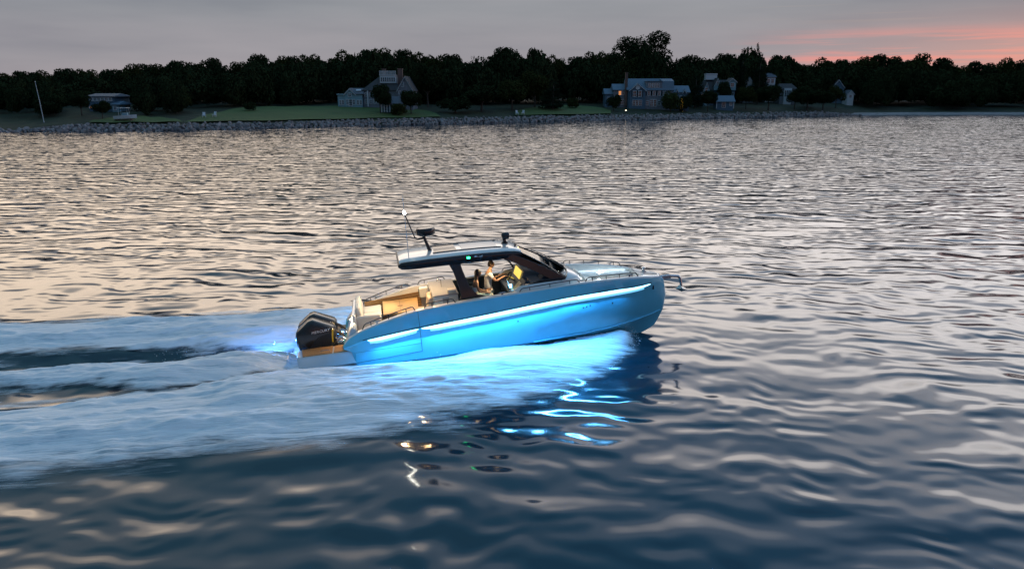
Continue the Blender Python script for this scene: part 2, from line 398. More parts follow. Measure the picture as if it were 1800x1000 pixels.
def build_water():
    xs = [0.0]; d = .12
    while xs[-1] < 4000:
        xs.append(xs[-1]+d)
        if xs[-1] > 20: d *= 1.07
    xs = np.array([-x for x in xs[:0:-1]]+xs)
    up = [7.0]; d = .11
    while up[-1] < 7000:
        up.append(up[-1]+d)
        if up[-1] > 32: d = max(d, min(d*1.03, .012*up[-1])) if up[-1] < 300 else d*1.25
    dn = [7.0]; d = .11
    while dn[-1] > -400: dn.append(dn[-1]-d); d *= 1.15
    ys = np.array(dn[:0:-1]+up)
    X, Y = np.meshgrid(xs, ys); DX = np.gradient(xs)[None, :]*np.ones_like(X); DY = np.gradient(ys)[:, None]*np.ones_like(X)
    Z = waves(X, Y, np.maximum(DX*.5, DY))
    s, n = to_sn(X, Y); ok = (s > -42) & (s < 10) & (np.abs(n) < 9)
    cov, h = wake(s[ok], n[ok]); Z[ok] += h
    V = np.stack([X.ravel(), Y.ravel(), Z.ravel()], 1)
    o = link('water', np_mesh('water', V, grid_faces(len(ys), len(xs)), water_mat())); tag(o, kind='structure'); return o
build_water()

# ------------------------------------------------------------------ wake foam
def foam_mat():
    m = bpy.data.materials.new('foam'); m.use_nodes = True; nt = m.node_tree; p = nt.nodes['Principled BSDF']; L = nt.links; N = nt.nodes
    p.inputs['Base Color'].default_value = (.90,.92,.93,1); p.inputs['Roughness'].default_value = .75; p.inputs['Specular IOR Level'].default_value = .3
    at = N.new('ShaderNodeAttribute'); at.attribute_name = 'cover'
    uv = N.new('ShaderNodeAttribute'); uv.attribute_name = 'sn'
    def noise(sc, det, st):
        mp = N.new('ShaderNodeMapping'); mp.inputs['Scale'].default_value = st; L.new(uv.outputs['Vector'], mp.inputs[0])
        n = N.new('ShaderNodeTexNoise'); n.inputs['Scale'].default_value = sc; n.inputs['Detail'].default_value = det; n.inputs['Distortion'].default_value = .6; n.inputs['Roughness'].default_value = .62; L.new(mp.outputs[0], n.inputs['Vector']); return n.outputs['Fac']
    def mt(op, a, b):
        n = N.new('ShaderNodeMath'); n.operation = op
        for i, v in enumerate((a, b)):
            if isinstance(v, (int, float)): n.inputs[i].default_value = v
            else: L.new(v, n.inputs[i])
        return n.outputs[0]
    n1 = noise(1.0, 6, (.22, 2.0, 1)); n2 = noise(1.0, 5, (.55, 7.5, 1)); n3 = noise(1.0, 4, (2.6, 26, 1))
    a = mt('ADD', mt('MULTIPLY', at.outputs['Fac'], 2.25), mt('ADD', mt('MULTIPLY', n1, 1.5), mt('ADD', mt('MULTIPLY', n2, 1.1), mt('MULTIPLY', n3, .8))))
    mr = N.new('ShaderNodeMapRange'); mr.interpolation_type = 'SMOOTHSTEP'; L.new(a, mr.inputs[0]); mr.inputs[1].default_value = 2.1; mr.inputs[2].default_value = 3.55
    L.new(mr.outputs[0], p.inputs['Alpha'])
    # dense froth against thin, aerated blue-green water
    dn = N.new('ShaderNodeMapRange'); dn.interpolation_type = 'SMOOTHSTEP'; L.new(mt('ADD', mt('MULTIPLY', n2, .55), mt('ADD', mt('MULTIPLY', n3, .30), mt('MULTIPLY', n1, .35))), dn.inputs[0]); dn.inputs[1].default_value = .40; dn.inputs[2].default_value = .62
    mc = N.new('ShaderNodeMix'); mc.data_type = 'RGBA'; L.new(dn.outputs[0], mc.inputs[0]); mc.inputs[6].default_value = (.42,.56,.64,1); mc.inputs[7].default_value = (.95,.96,.97,1); L.new(mc.outputs[2], p.inputs['Base Color'])
    b = N.new('ShaderNodeBump'); b.inputs['Distance'].default_value = .09; b.inputs['Strength'].default_value = .8
    L.new(mt('ADD', n1, mt('ADD', mt('MULTIPLY', n2, .6), mt('MULTIPLY', n3, .25))), b.inputs['Height']); L.new(b.outputs[0], p.inputs['Normal'])
    return m
HULL_HALF = pchip([-1.7,-1.69,0,2,4,6.5,8,9.2,9.6], [0,.8,1.35,1.45,1.45,1.22,.86,.42,.05])
def build_foam():
    s = np.arange(-36, 9.7, .07); n = np.arange(-7.8, 6.6, .06); Sg, Ng = np.meshgrid(s, n)
    cov, h = wake(Sg, Ng); X, Y = to_xy(Sg, Ng)
    lump = ((fbm(Sg*.4, Ng*1.5, 61, 3)-.5)*.36+(fbm(Sg*2.2, Ng*7, 71, 3)-.5)*.13)*(1-.55*smooth(-3, 1, Sg))
    Z = waves(X, Y, .12*np.ones_like(X))+h+.02+cov*(.05+np.maximum(lump, -.05))*(.25+.75*smooth(1.5, 2.4, np.where((Sg > -2) & (Sg < 3), np.abs(Ng), 9)))
    inside = (np.abs(Ng) < HULL_HALF(Sg)-.12) & (Sg > -.3) & (Sg < 9.55)
    keep = (cov > .03) & ~inside
    fc = grid_faces(len(n), len(s)); kv = keep.ravel(); fc = fc[kv[fc].all(1)]
    used = np.zeros(kv.size, bool); used[fc.ravel()] = True; remap = np.cumsum(used)-1
    V = np.stack([X.ravel(), Y.ravel(), Z.ravel()], 1)[used]
    me = np_mesh('wake_foam', V, remap[fc], foam_mat())
    a = me.attributes.new('cover', 'FLOAT', 'POINT'); a.data.foreach_set('value', cov.ravel()[used].astype(np.float32))
    b = me.attributes.new('sn', 'FLOAT_VECTOR', 'POINT')
    b.data.foreach_set('vector', np.stack([Sg.ravel()[used], Ng.ravel()[used], np.zeros(used.sum())], 1).astype(np.float32).ravel())
    o = link('wake_foam', me); tag(o, 'churned white foam of the wake trailing behind the speeding boat', 'foam', kind='stuff')
build_foam()
def build_spray():
    """droplets thrown up along the bow wave and behind the engines"""
    m = mat('spray_drops', (.85,.9,.93), .3, var=0); mb = MB()
    oc = [(1,0,0),(-1,0,0),(0,1,0),(0,-1,0),(0,0,1),(0,0,-1)]; of = [(0,2,4),(2,1,4),(1,3,4),(3,0,4),(2,0,5),(1,2,5),(3,1,5),(0,3,5)]
    for i in range(1100):
        s = 9.2-abs(random.gauss(0, 1))*3.2 if i % 4 else random.uniform(-6, -1.8)
        if i % 4:
            if s < -3: continue
            n = -(float(HULL_HALF(s))+abs(random.gauss(0, .4))*(1+.35*(9.2-s))); z = abs(random.gauss(0, .13))+.12
        else: n = random.gauss(0, 1.2); z = abs(random.gauss(0, .2))+.1
        x, y = to_xy(s, n); r = random.uniform(.004, .010)
        mb.add([(x+a*r*1.6, y+b*r, z+c*r) for a, b, c in oc], of)
    o = mb.build('spray', m, fixn=False); tag(o, 'fine droplets of spray thrown up along the hull', 'spray', kind='stuff')
build_spray()

# ------------------------------------------------------------------ shore
SHU = [-1500,-260,0,130,400,600,800,1000,1290,1480,1640,1800,2060,3300]; SHV = [246,238,233,232,228.5,223,217.5,213,207.5,203.5,202,202,201,200]
SHP = np.array([G(u, v)[:2] for u, v in zip(SHU, SHV)])
YS = pchip(SHU, [p[1] for p in SHP])           # distance of the water's edge along each column
def at(u, back, z=None):
    """world point in column u, so many metres behind the water's edge, on the ground"""
    Y = float(YS(u))+back; return (AZ(u)*Y, Y, ground_z(back) if z is None else z)
_gz = pchip([-30,-6,0,2.5,5,9,30,60,140,400], [-3,-1.2,-.15,.6,1.15,1.6,3.5,5.0,8.0,14])
_gzr = pchip([-30,-6,0,2.5,5,9,30,60,140,400], [-3,-1.0,-.12,.25,.6,.9,2.6,4.2,8.0,14])
def ground_z(back): return float(_gz(back))
M['grass'] = mat('rough_grass', (.022,.030,.011), .9, var=.5, vscale=.25, bump=.2, bscale=2)
M['lawn'] = mat('lawn_grass', (.062,.105,.022), .9, var=.15, vscale=.15, bump=.05, bscale=8)
M['rock'] = mat('shore_rock', (.26,.225,.22), .85, var=.35, vscale=.9, bump=.15, bscale=3)
M['rockd'] = mat('dark_wet_rock', (.12,.11,.115), .8, var=.4, vscale=.9, bump=.15, bscale=3)
M['sand'] = mat('shingle', (.26,.24,.235), .95, var=.3, vscale=.6, bump=.1, bscale=4)
def build_land():
    us = np.linspace(-1500, 3300, 430); bk = np.concatenate([[-30,-12,-6,-3,-1,0,1,2,3,4,5,6,8,10], np.arange(13, 70, 3.5), np.geomspace(72, 900, 24)])
    V = []
    for b in bk:
        for u in us:
            Y = float(YS(u))+b; k = float(smooth(1450, 1530, u))+ (1-float(smooth(40, 140, u)))*.75; k = min(1, k)
            z = float(_gz(b))*(1-k)+float(_gzr(b))*k; V.append((AZ(u)*Y, Y, z))
    V = np.array(V); V[:, 2] += np.where(V[:, 2] > 1, (fbm(V[:, 0]*.06, V[:, 1]*.06, 5)-.5)*.6, 0)
    o = link('shore_ground', np_mesh('shore_ground', V, grid_faces(len(bk), len(us)), M['grass'])); tag(o, kind='structure')
    def lawn(us, b0, b1, name='lawn'):
        rows = []
        for b in np.linspace(0, 1, 9):
            rows.append([(AZ(u)*(float(YS(u))+bb), float(YS(u))+bb, float(_gz(bb))+.38) for u in us for bb in [b0(u)*(1-b)+b1(u)*b]])
        tag(MB().grid(rows).build(name, M['lawn'], smooth=40), kind='structure')
    lawn(np.linspace(318, 775, 46), lambda u: 6.6+.4*math.sin(u*.05), lambda u: 6.7+.4*math.sin(u*.05)+32*min(1, max(0, (u-318)/120))*min(1, max(0, (775-u)/90))**.7+1.2*math.sin(u*.11))
    lawn(np.linspace(905, 1075, 20), lambda u: 7.2+.4*math.sin(u*.06), lambda u: 9+24*math.sin(min(1, max(0, (u-900)/180))*math.pi)**.6)
    lawn(np.linspace(150, 318, 24), lambda u: 6.4+.5*math.sin(u*.09), lambda u: 6.5+.5*math.sin(u*.09)+10*math.sin(min(1, max(0, (u-150)/168))*math.pi)**.7+.8*math.sin(u*.21))
    # pale shingle spit on the right
    rows = [[(AZ(u)*(float(YS(u))+b), float(YS(u))+b, float(_gzr(b))+.16) for u in np.linspace(1500, 2200, 40)] for b in (-2.5,-1,1,3,5.5)]
    tag(MB().grid(rows).build('beach', M['sand'], smooth=60), kind='structure')
build_land()
def rock_mesh(k):
    bm = bmesh.new(); bmesh.ops.create_icosphere(bm, subdivisions=2, radius=.5); r = random.Random(k)
    offs = [Vector((r.uniform(-1,1), r.uniform(-1,1), r.uniform(-1,1))).normalized() for _ in range(9)]
    lim = [r.uniform(.28, .42) for _ in offs]
    for v in bm.verts:
        for n, l in zip(offs, lim):
            d = v.co.dot(n)
            if d > l: v.co -= n*(d-l)*.9
    bmesh.ops.dissolve_limit(bm, angle_limit=RAD(14), verts=bm.verts, edges=bm.edges)
    bmesh.ops.triangulate(bm, faces=bm.faces)
    me = bpy.data.meshes.new('rock'); bm.to_mesh(me); bm.free(); me.materials.append(M['rock' if k % 4 else 'rockd']); return me
def build_rocks():
    protos = [rock_mesh(k) for k in range(8)]; spots = []
    u = -150.0
    while u < 1520:
        Y = float(YS(u)); sc = F/Y
        taper = float(smooth(1520, 1440, u))*float(.35+.65*smooth(20, 160, u))
        for row, (b, z) in enumerate(((-.4,-.1),(.3,.15),(1.0,.42),(1.7,.68),(2.5,.92),(3.3,1.12),(4.2,1.25))):
            if z > .25+1.2*taper: continue
            if row == 6 and random.random() < .5: continue
            s = random.uniform(.5, 1.15)*(1.15 if row < 4 else .9)
            uu = u+random.uniform(-.5,.5)*sc; bb = b+random.uniform(-.3,.3)
            p = at(uu, bb, z*(.35+.65*taper)+random.uniform(-.18,.2)); spots.append((s*sc, p, s, row))
        u += .85*sc
    for u_, b_ in ((165,-7),(168,-7.3),(243,-8),(236,-7.8)): spots.append((9e9, at(u_, b_, .0), .8, 0))
    big = sorted(spots, key=lambda t: -t[0]); keep = set(id(t) for t in big[:298])
    root = empty('stone_revetment', at(640, 0)); tag(root, 'long bank of tumbled grey boulders along the water line of the far shore', 'revetment')
    rest = MB()
    for t in spots:
        sz, p, s, row = t; me = random.choice(protos); rot = Euler((random.uniform(0,6.3), random.uniform(0,6.3), random.uniform(0,6.3))); sc = Vector((s*random.uniform(1,1.5), s, s*random.uniform(.7,1)))
        if id(t) in keep:
            o = link('boulder', me, root); o.location = Vector(p)-root.location; o.rotation_euler = rot; o.scale = sc
        else:
            mm = Matrix.LocRotScale(Vector(p)-root.location, rot, sc)
            rest.add([mm @ v.co for v in me.vertices], [tuple(f.vertices) for f in me.polygons])
    o = rest.build('loose_rock', M['rock'], root, fixn=False); o['kind'] = 'stuff'
build_rocks()

# ------------------------------------------------------------------ trees
def leafmat(name, c, var=.3):
    m = mat(name, c, 1.0, var=var, vscale=.3, spec=0.0); return m
M['leaf'] = leafmat('dark_leaves', (.026,.038,.017)); M['leaf2'] = leafmat('olive_leaves', (.040,.048,.017)); M['leaf3'] = leafmat('conifer_needles', (.020,.032,.019))
M['leafl'] = leafmat('light_leaves', (.055,.070,.026)); M['bark'] = mat('bark', (.07,.055,.045), .9, var=.3)
def leaves(lobes, n, size, r, flat=.6):
    """many small leaf-clump faces spread through the lobes: (cx,cy,cz,rx,ry,rz)"""
    mb = MB(); w = [a[3]*a[4]*a[5] for a in lobes]; w = [x**.67 for x in w]; tot = sum(w)
    for L, ww in zip(lobes, w):
        for _ in range(int(n*ww/tot)):
            d = Vector((r.gauss(0,1), r.gauss(0,1), r.gauss(0,1))).normalized()
            q = r.uniform(.55, 1.04)**.6; p = Vector((L[0]+d.x*L[3]*q, L[1]+d.y*L[4]*q, L[2]+d.z*L[5]*q))
            nr = (d+Vector((r.gauss(0,.6), r.gauss(0,.6), r.gauss(0,.6)+.2))).normalized()
            a = nr.orthogonal().normalized(); b = nr.cross(a); t = r.uniform(0, 6.3); a, b = a*math.cos(t)+b*math.sin(t), b*math.cos(t)-a*math.sin(t)
            s = size*r.uniform(.6, 1.3)
            mb.add([p-a*s, p-b*s*flat+nr*s*.2, p+a*s, p+b*s*flat+nr*s*.2], [(0,1,2,3)])
    return mb
def lobes_round(r, n=16, spread=.36, zc=.62, zr=.33, lr=(.13,.22)):
    out = [(0,0,zc,spread*.75,spread*.75,zr*.8)]
    for i in range(n):
        a = r.uniform(0,6.3); e = r.uniform(-.7,1.0); k = r.uniform(.65,1); q = r.uniform(*lr)
        out.append((math.cos(a)*math.cos(e)*spread*k, math.sin(a)*math.cos(e)*spread*k, zc+math.sin(e)*zr*k, q, q, q*.8))
    return out
def trunk_mb(r, h=.6, rad=.022, limbs=6, spread=.26):
    mb = MB(); pts = [(0,0,-.04)]; x = y = 0
    for k in range(1, 6): x += r.uniform(-.012,.012); y += r.uniform(-.012,.012); pts.append((x,y,h*k/5))
    mb.tube(pts, [rad*1.5, rad*1.1, rad, rad*.85, rad*.65, rad*.3], 7)
    for i in range(limbs):
        a = r.uniform(0,6.3); z0 = h*r.uniform(.4,.85); l = spread*r.uniform(.6,1.1)
        mb.tube([(0,0,z0), (math.cos(a)*l*.5, math.sin(a)*l*.5, z0+l*.35), (math.cos(a)*l, math.sin(a)*l, z0+l*.8)], [rad*.55, rad*.38, rad*.12], 5)
    return mb
CROWN = {}; TRUNK = {}
def proto(kind, crown, trunk): CROWN.setdefault(kind, []).append(crown); TRUNK.setdefault(kind, []).append(trunk)
def build_protos():
    for k in range(4):
        r = random.Random(100+k); proto('round', leaves(lobes_round(r, 18), 5200, .030, r).mesh('crown', M['leaf' if k % 2 == 0 else 'leaf2']), trunk_mb(r).mesh('trunk', M['bark']))
    for k in range(2):   # tall, open crown with sky through it
        r = random.Random(140+k); proto('open', leaves(lobes_round(r, 15, .30, .66, .30, (.07,.13))[1:], 3800, .018, r).mesh('crown', M['leaf']), trunk_mb(r, .8, .016, 10, .30).mesh('trunk', M['bark']))
    r = random.Random(160); proto('tall', leaves(lobes_round(r, 26, .30, .60, .36, (.09,.15)), 8000, .017, r).mesh('crown', M['leaf']), trunk_mb(r, .8, .018, 10, .26).mesh('trunk', M['bark']))
    for k in range(3):   # conifer: whorls of drooping boughs
        r = random.Random(180+k); lo = []
        for i in range(13):
            z = .10+.86*i/12; w = (.24 if k < 2 else .13)*(1-i/13)**.75+.012
            for q in range(5 if i < 9 else 3):
                a = r.uniform(0,6.3); l = w*r.uniform(.45,1); lo.append((math.cos(a)*l, math.sin(a)*l, z+r.uniform(-.03,.03), w*.45, w*.45, .045))
        proto('conifer', leaves(lo, 4200, .020, r, .4).mesh('crown', M['leaf3']), trunk_mb(r, .9, .014, 0).mesh('trunk', M['bark']))
    for k in range(3):
        r = random.Random(200+k); proto('shrub', leaves(lobes_round(r, 14, .52, .48, .38, (.2,.3)), 2600, .05, r).mesh('crown', M['leafl' if k == 0 else 'leaf' if k == 1 else 'leaf2']), trunk_mb(r, .4, .03, 5, .3).mesh('trunk', M['bark']))
build_protos()
def tree(name, kind, u, vtop, back, width, label, vbase=None, var=0, cat='tree', group=None, mat_=None):
    p = at(u, back); Y = p[1]; z0 = p[2] if vbase is None else ZV(vbase, Y); h = max(1.0, ZV(vtop, Y)-z0); w = width*Y/F
    base = {'round': .95, 'open': .8, 'tall': .8, 'conifer': .48, 'shrub': 1.4}[kind]
    r = random.Random(int(u*13+vtop*7)); o = empty(name, (p[0], p[1], z0), r.uniform(0, 6.3)); tag(o, label, cat, group)
    k = var % len(CROWN[kind]); s = (w/base, w/base, h/{'round':.97,'open':1.0,'tall':1.02,'conifer':1.0,'shrub':.98}[kind])
    c = link('crown', CROWN[kind][k], o, scale=s); t = link('trunk', TRUNK[kind][k], o, scale=(max(s[0], s[2]*.5), max(s[1], s[2]*.5), s[2]))
    return o
ORD = ['first','second','third','fourth','fifth','sixth','seventh','eighth','ninth','tenth','eleventh','twelfth','thirteenth','fourteenth','fifteenth']
SKY = [(-22,127),(16,128),(52,126),(84,127),(118,122),(158,121),(199,123),(232,117),(266,114),(296,112),(328,108),(358,111),(388,104),(424,108),(461,96),(492,104),(524,101),(551,95),(582,104),(611,95),(641,90),(676,84),(712,89),(738,99)]
for i, (u, v) in enumerate(SKY):
    tree('broadleaf_tree', 'round', u, v, 62+(i*37 % 23), 44+(i*13 % 12), (f'dark rounded broadleaf tree on the skyline, {ORD[i]} crown from the left edge' if i < 15 else f'dark rounded skyline tree, {ORD[len(SKY)-1-i]} crown to the left of the thin-topped tree'), var=i, group='rounded trees on the left skyline')
T = [('broadleaf_tree','open',798,90,60,62,'thin-topped broadleaf tree with sky showing through, right of the gabled house'),
 ('broadleaf_tree','round',764,96,55,46,'dull olive broadleaf tree close beside the gabled house, under the thin-topped tree'),
 ('broadleaf_tree','round',752,112,34,52,'low olive tree standing at the right end of the gabled house'),
 ('conifer_tree','conifer',832,100,60,26,'small pointed conifer between the thin-topped tree and the broad dark crown'),
 ('broadleaf_tree','round',880,86,62,62,'broad domed dark tree on the skyline midway between the two big houses'),
 ('conifer_tree','conifer',907,88,58,30,'pointed conifer at the right shoulder of the broad domed tree'),
 ('broadleaf_tree','open',940,80,60,40,'straggly tree with ragged leaning top on the middle skyline'),
 ('broadleaf_tree','round',974,103,56,40,'low round tree filling the dip in the middle skyline'),
 ('broadleaf_tree','open',1010,95,60,38,'thin ragged tree just left of the tall group behind the shingled house'),
 ('broadleaf_tree','round',1046,90,62,50,'rounded tree at the left shoulder of the tallest tree'),
 ('broadleaf_tree','round',1072,93,66,48,'second rounded tree at the left shoulder of the tallest tree, nearer to it'),
 ('broadleaf_tree','tall',1127,45,70,104,'tallest broadleaf tree, towering over the shingled house'),
 ('broadleaf_tree','round',1158,104,58,54,'round tree under the right side of the tallest tree'),
 ('broadleaf_tree','round',1100,100,60,60,'round tree under the left side of the tallest tree, behind the tall chimney'),
 ('broadleaf_tree','open',1210,92,58,38,'straggly flat-topped pine right of the tallest tree'),
 ('broadleaf_tree','open',1235,97,62,34,'second straggly flat-topped pine right of the tallest tree'),
 ('broadleaf_tree','round',1265,96,66,46,'rounded tree behind the house with the roof terrace'),
 ('conifer_tree','conifer',1300,86,40,34,'narrow dark column-shaped conifer, left one of the pair right of the roof-terrace house'),
 ('conifer_tree','conifer',1332,95,36,30,'narrow dark column-shaped conifer, right one of the pair right of the roof-terrace house'),
 ('conifer_tree','conifer',1324,79,64,36,'tall pointed conifer rising behind the pair of narrow conifers'),
 ('broadleaf_tree','round',1366,99,62,42,'rounded tree just right of the tall pointed conifer'),
 ('broadleaf_tree','open',1384,96,58,26,'thin pale tree with open crown right of the tall pointed conifer'),
 ('broadleaf_tree','round',1408,114,60,40,'small low tree in the notch of the right skyline'),
 ('broadleaf_tree','round',1440,107,60,50,'rounded tree right of the notch in the right skyline'),
 ('broadleaf_tree','open',1476,100,64,42,'open-crowned tree standing above the right skyline'),
 ('broadleaf_tree','round',1508,99,62,56,'broad dark tree, leftmost of the five big crowns on the right headland'),
 ('broadleaf_tree','round',1550,97,64,64,'broad dark tree, second of the five big crowns on the right headland'),
 ('broadleaf_tree','round',1598,100,62,62,'broad dark tree, third of the five big crowns on the right headland'),
 ('broadleaf_tree','round',1640,104,60,54,'broad dark tree, fourth of the five big crowns on the right headland'),
 ('broadleaf_tree','round',1680,114,58,52,'low dark tree, last of the five big crowns on the right headland'),
 ('broadleaf_tree','round',1716,109,60,52,'rounded tree, second from the right edge of the skyline'),
 ('broadleaf_tree','round',1752,107,62,48,'rounded tree, nearest the right edge of the skyline but one crown'),
 ('broadleaf_tree','round',1796,106,62,56,'rounded tree cut by the right edge of the picture')]
for i, (nm, k, u, v, b, w, lab) in enumerate(T): tree(nm, k, u, v, b, w, lab, var=i)
# nearer, lower trees and shrubs one can tell apart
F_ = [('broadleaf_tree','round',308,158,26,52,'dull green rounded tree standing alone on the left lawn edge','tree',1),
 ('shrub','shrub',437,177,26,24,'low dome-shaped clipped bush at the back of the left lawn','shrub',1),
 ('broadleaf_tree','round',668,150,16,40,'dark leaning tree in front of the gabled house','tree',0),
 ('shrub','shrub',700,181,11,34,'dark bush in front of the right corner of the white pavilion','shrub',2),
 ('broadleaf_tree','round',722,160,14,44,'dark bushy tree right of the white pavilion','tree',2),
 ('broadleaf_tree','round',900,140,22,52,'olive bushy tree in the middle of the bank, left of the small right lawn','tree',1),
 ('broadleaf_tree','round',940,130,26,56,'olive bushy tree beside the small right lawn','tree',3),
 ('conifer_tree','conifer',972,140,20,44,'pale-edged pointed shrub tree at the left end of the small right lawn','tree',0),
 ('broadleaf_tree','round',846,150,18,70,'dark tree overhanging the rocks left of the middle bank','tree',0),
 ('shrub','shrub',800,166,16,60,'wide dark thicket on the rocks right of the gabled house','shrub',1),
 ('shrub','shrub',1006,172,24,26,'small bush at the right end of the small right lawn','shrub',2),
 ('shrub','shrub',1079,164,17,26,'round dark tree-like bush in front of the left wing of the shingled house','shrub',1),
 ('shrub','shrub',1180,160,12,38,'large pale round bush in front of the shingled house','shrub',0),
 ('shrub','shrub',1205,162,13,26,'tall dark bush at the right wing of the shingled house','shrub',1),
 ('conifer_tree','conifer',1222,132,24,36,'dark pointed conifer between the shingled house and the roof-terrace house','tree',1),
 ('broadleaf_tree','round',1245,160,12,34,'dark tree in front of the roof-terrace house','tree',2),
 ('broadleaf_tree','round',1272,145,26,26,'slim dark tree between the two gables of the roof-terrace house','tree',0),
 ('broadleaf_tree','round',1352,150,12,50,'dark tree left of the bay-windowed cottage','tree',2),
 ('broadleaf_tree','round',1420,152,12,50,'broad dark tree right of the bay-windowed cottage','tree',0),
 ('broadleaf_tree','round',1448,160,10,40,'lower dark tree beside the small white cottage','tree',2),
 ('broadleaf_tree','round',1312,152,16,34,'dark tree hiding the foot of the sliver of gabled house','tree',1),
 ('broadleaf_tree','round',1470,152,18,34,'dark tree half covering the dark tall house','tree',3),
 ('broadleaf_tree','round',1398,158,16,30,'low dark tree at the right corner of the bay-windowed cottage','tree',1),
 ('broadleaf_tree','round',176,178,14,32,'dark round tree in front of the left house','tree',0),
 ('broadleaf_tree','round',140,160,20,40,'dark tree at the left side of the left house','tree',2)]
for nm, k, u, v, b, w, lab, cat, var in F_: tree(nm, k, u, v, b, w, lab, var=var, cat=cat)
def build_wood():
    """the rest of the wood, a dark mass behind the single trees"""
    bigs = MB(); r = random.Random(5); us = [a[0] for a in SKY]+[a[2] for a in T]; vs = [a[1] for a in SKY]+[a[3] for a in T]
    o_ = np.argsort(us); us = np.array(us)[o_]; vs = np.array(vs)[o_]
    clear = [(593,735,30), (1062,1215,34), (1228,1292,34), (1305,1322,40), (1338,1400,40), (1456,1505,34), (150,208,34), (560,760,42)]
    for k in range(560):
        u = r.uniform(-330, 2150) if k < 420 else r.choice((r.uniform(-1450,-330), r.uniform(2150,3000))); uu = min(max(u, us[0]), us[-1]); vt = float(np.interp(uu, us, vs))
        f = r.random(); b = 18+52*f
        if 330 < u < 1075 and b < 42: b = r.uniform(44, 72)
        for a0, a1, bm_ in clear:
            if a0-22 < u < a1+22 and b < bm_+8: b = r.uniform(bm_+10, 76)
        v = max(vt+7, vt+4+(1-(b-18)/58)*r.uniform(16, 46)); p = at(u, b); Y = p[1]; h = max(3, ZV(v, Y)-p[2]); w = r.uniform(34, 60)*Y/F/.95
        me = r.choice(CROWN['round']); a = r.uniform(0,6.3); ca, sa = math.cos(a)*w, math.sin(a)*w
        n = len(me.vertices); co = np.empty(n*3, np.float32); me.vertices.foreach_get('co', co); co = co.reshape(-1,3)
        st = 2 if b > 40 else 1
        q = co.reshape(-1,4,3)[::st]; jit = 1.0 if st == 1 else 1.3
        c = q.mean(1, keepdims=True); q = ((q-c)*jit+c).reshape(-1,3)
        WOODV.append(np.stack([q[:,0]*ca-q[:,1]*sa+p[0], q[:,0]*sa+q[:,1]*ca+p[1], (q[:,2]-.27)/.70*h+p[2]-.4], 1))
    for k in range(260):
        u = r.uniform(-330, 2150); b = r.uniform(60, 92); p = at(u, b); w = r.uniform(30, 54)*p[1]/F; h = r.uniform(3.5, 8); me = r.choice(CROWN['shrub']); a = r.uniform(0,6.3); ca, sa = math.cos(a)*w/1.4, math.sin(a)*w/1.4
        co = np.empty(len(me.vertices)*3, np.float32); me.vertices.foreach_get('co', co); q = co.reshape(-1,4,3)[::2].reshape(-1,3)
        WOODV.append(np.stack([q[:,0]*ca-q[:,1]*sa+p[0], q[:,0]*sa+q[:,1]*ca+p[1], q[:,2]*h+p[2]-.6], 1))
    V = np.concatenate(WOODV); n = len(V)//4
    o = link('woodland', np_mesh('woodland', V, np.arange(n*4).reshape(-1,4), M['leaf'], False)); tag(o, kind='stuff'); o['label'] = 'dark mass of woodland filling the far shore behind the houses'
WOODV = []
build_wood()

# ------------------------------------------------------------------ houses on the far shore
M['shingle'] = mat('grey_shingles', (.19,.20,.23), .85, var=.15, vscale=2); M['bluesh'] = mat('blue_shingles', (.09,.15,.21), .85, var=.15, vscale=2)
M['trim'] = mat('white_trim', (.58,.61,.64), .6, var=.05); M['teal'] = mat('pale_teal_boards', (.22,.36,.42), .7, var=.06)
M['roofd'] = mat('dark_roof', (.055,.052,.055), .85, var=.2, vscale=2); M['roofg'] = mat('grey_roof', (.13,.14,.165), .8, var=.15, vscale=2); M['roofb'] = mat('blue_grey_roof', (.13,.19,.25), .75, var=.1)
M['brick'] = mat('chimney_brick', (.16,.10,.085), .85, var=.2); M['pane'] = mat('window_pane', (.01,.015,.02), .12, var=.1, vscale=.7)
M['warm'] = mat('lit_window', (.3,.15,.05), .4, var=0, emis=(1,.36,.08), estr=.8); M['shutter'] = mat('dark_shutter', (.03,.05,.07), .7, var=.1)
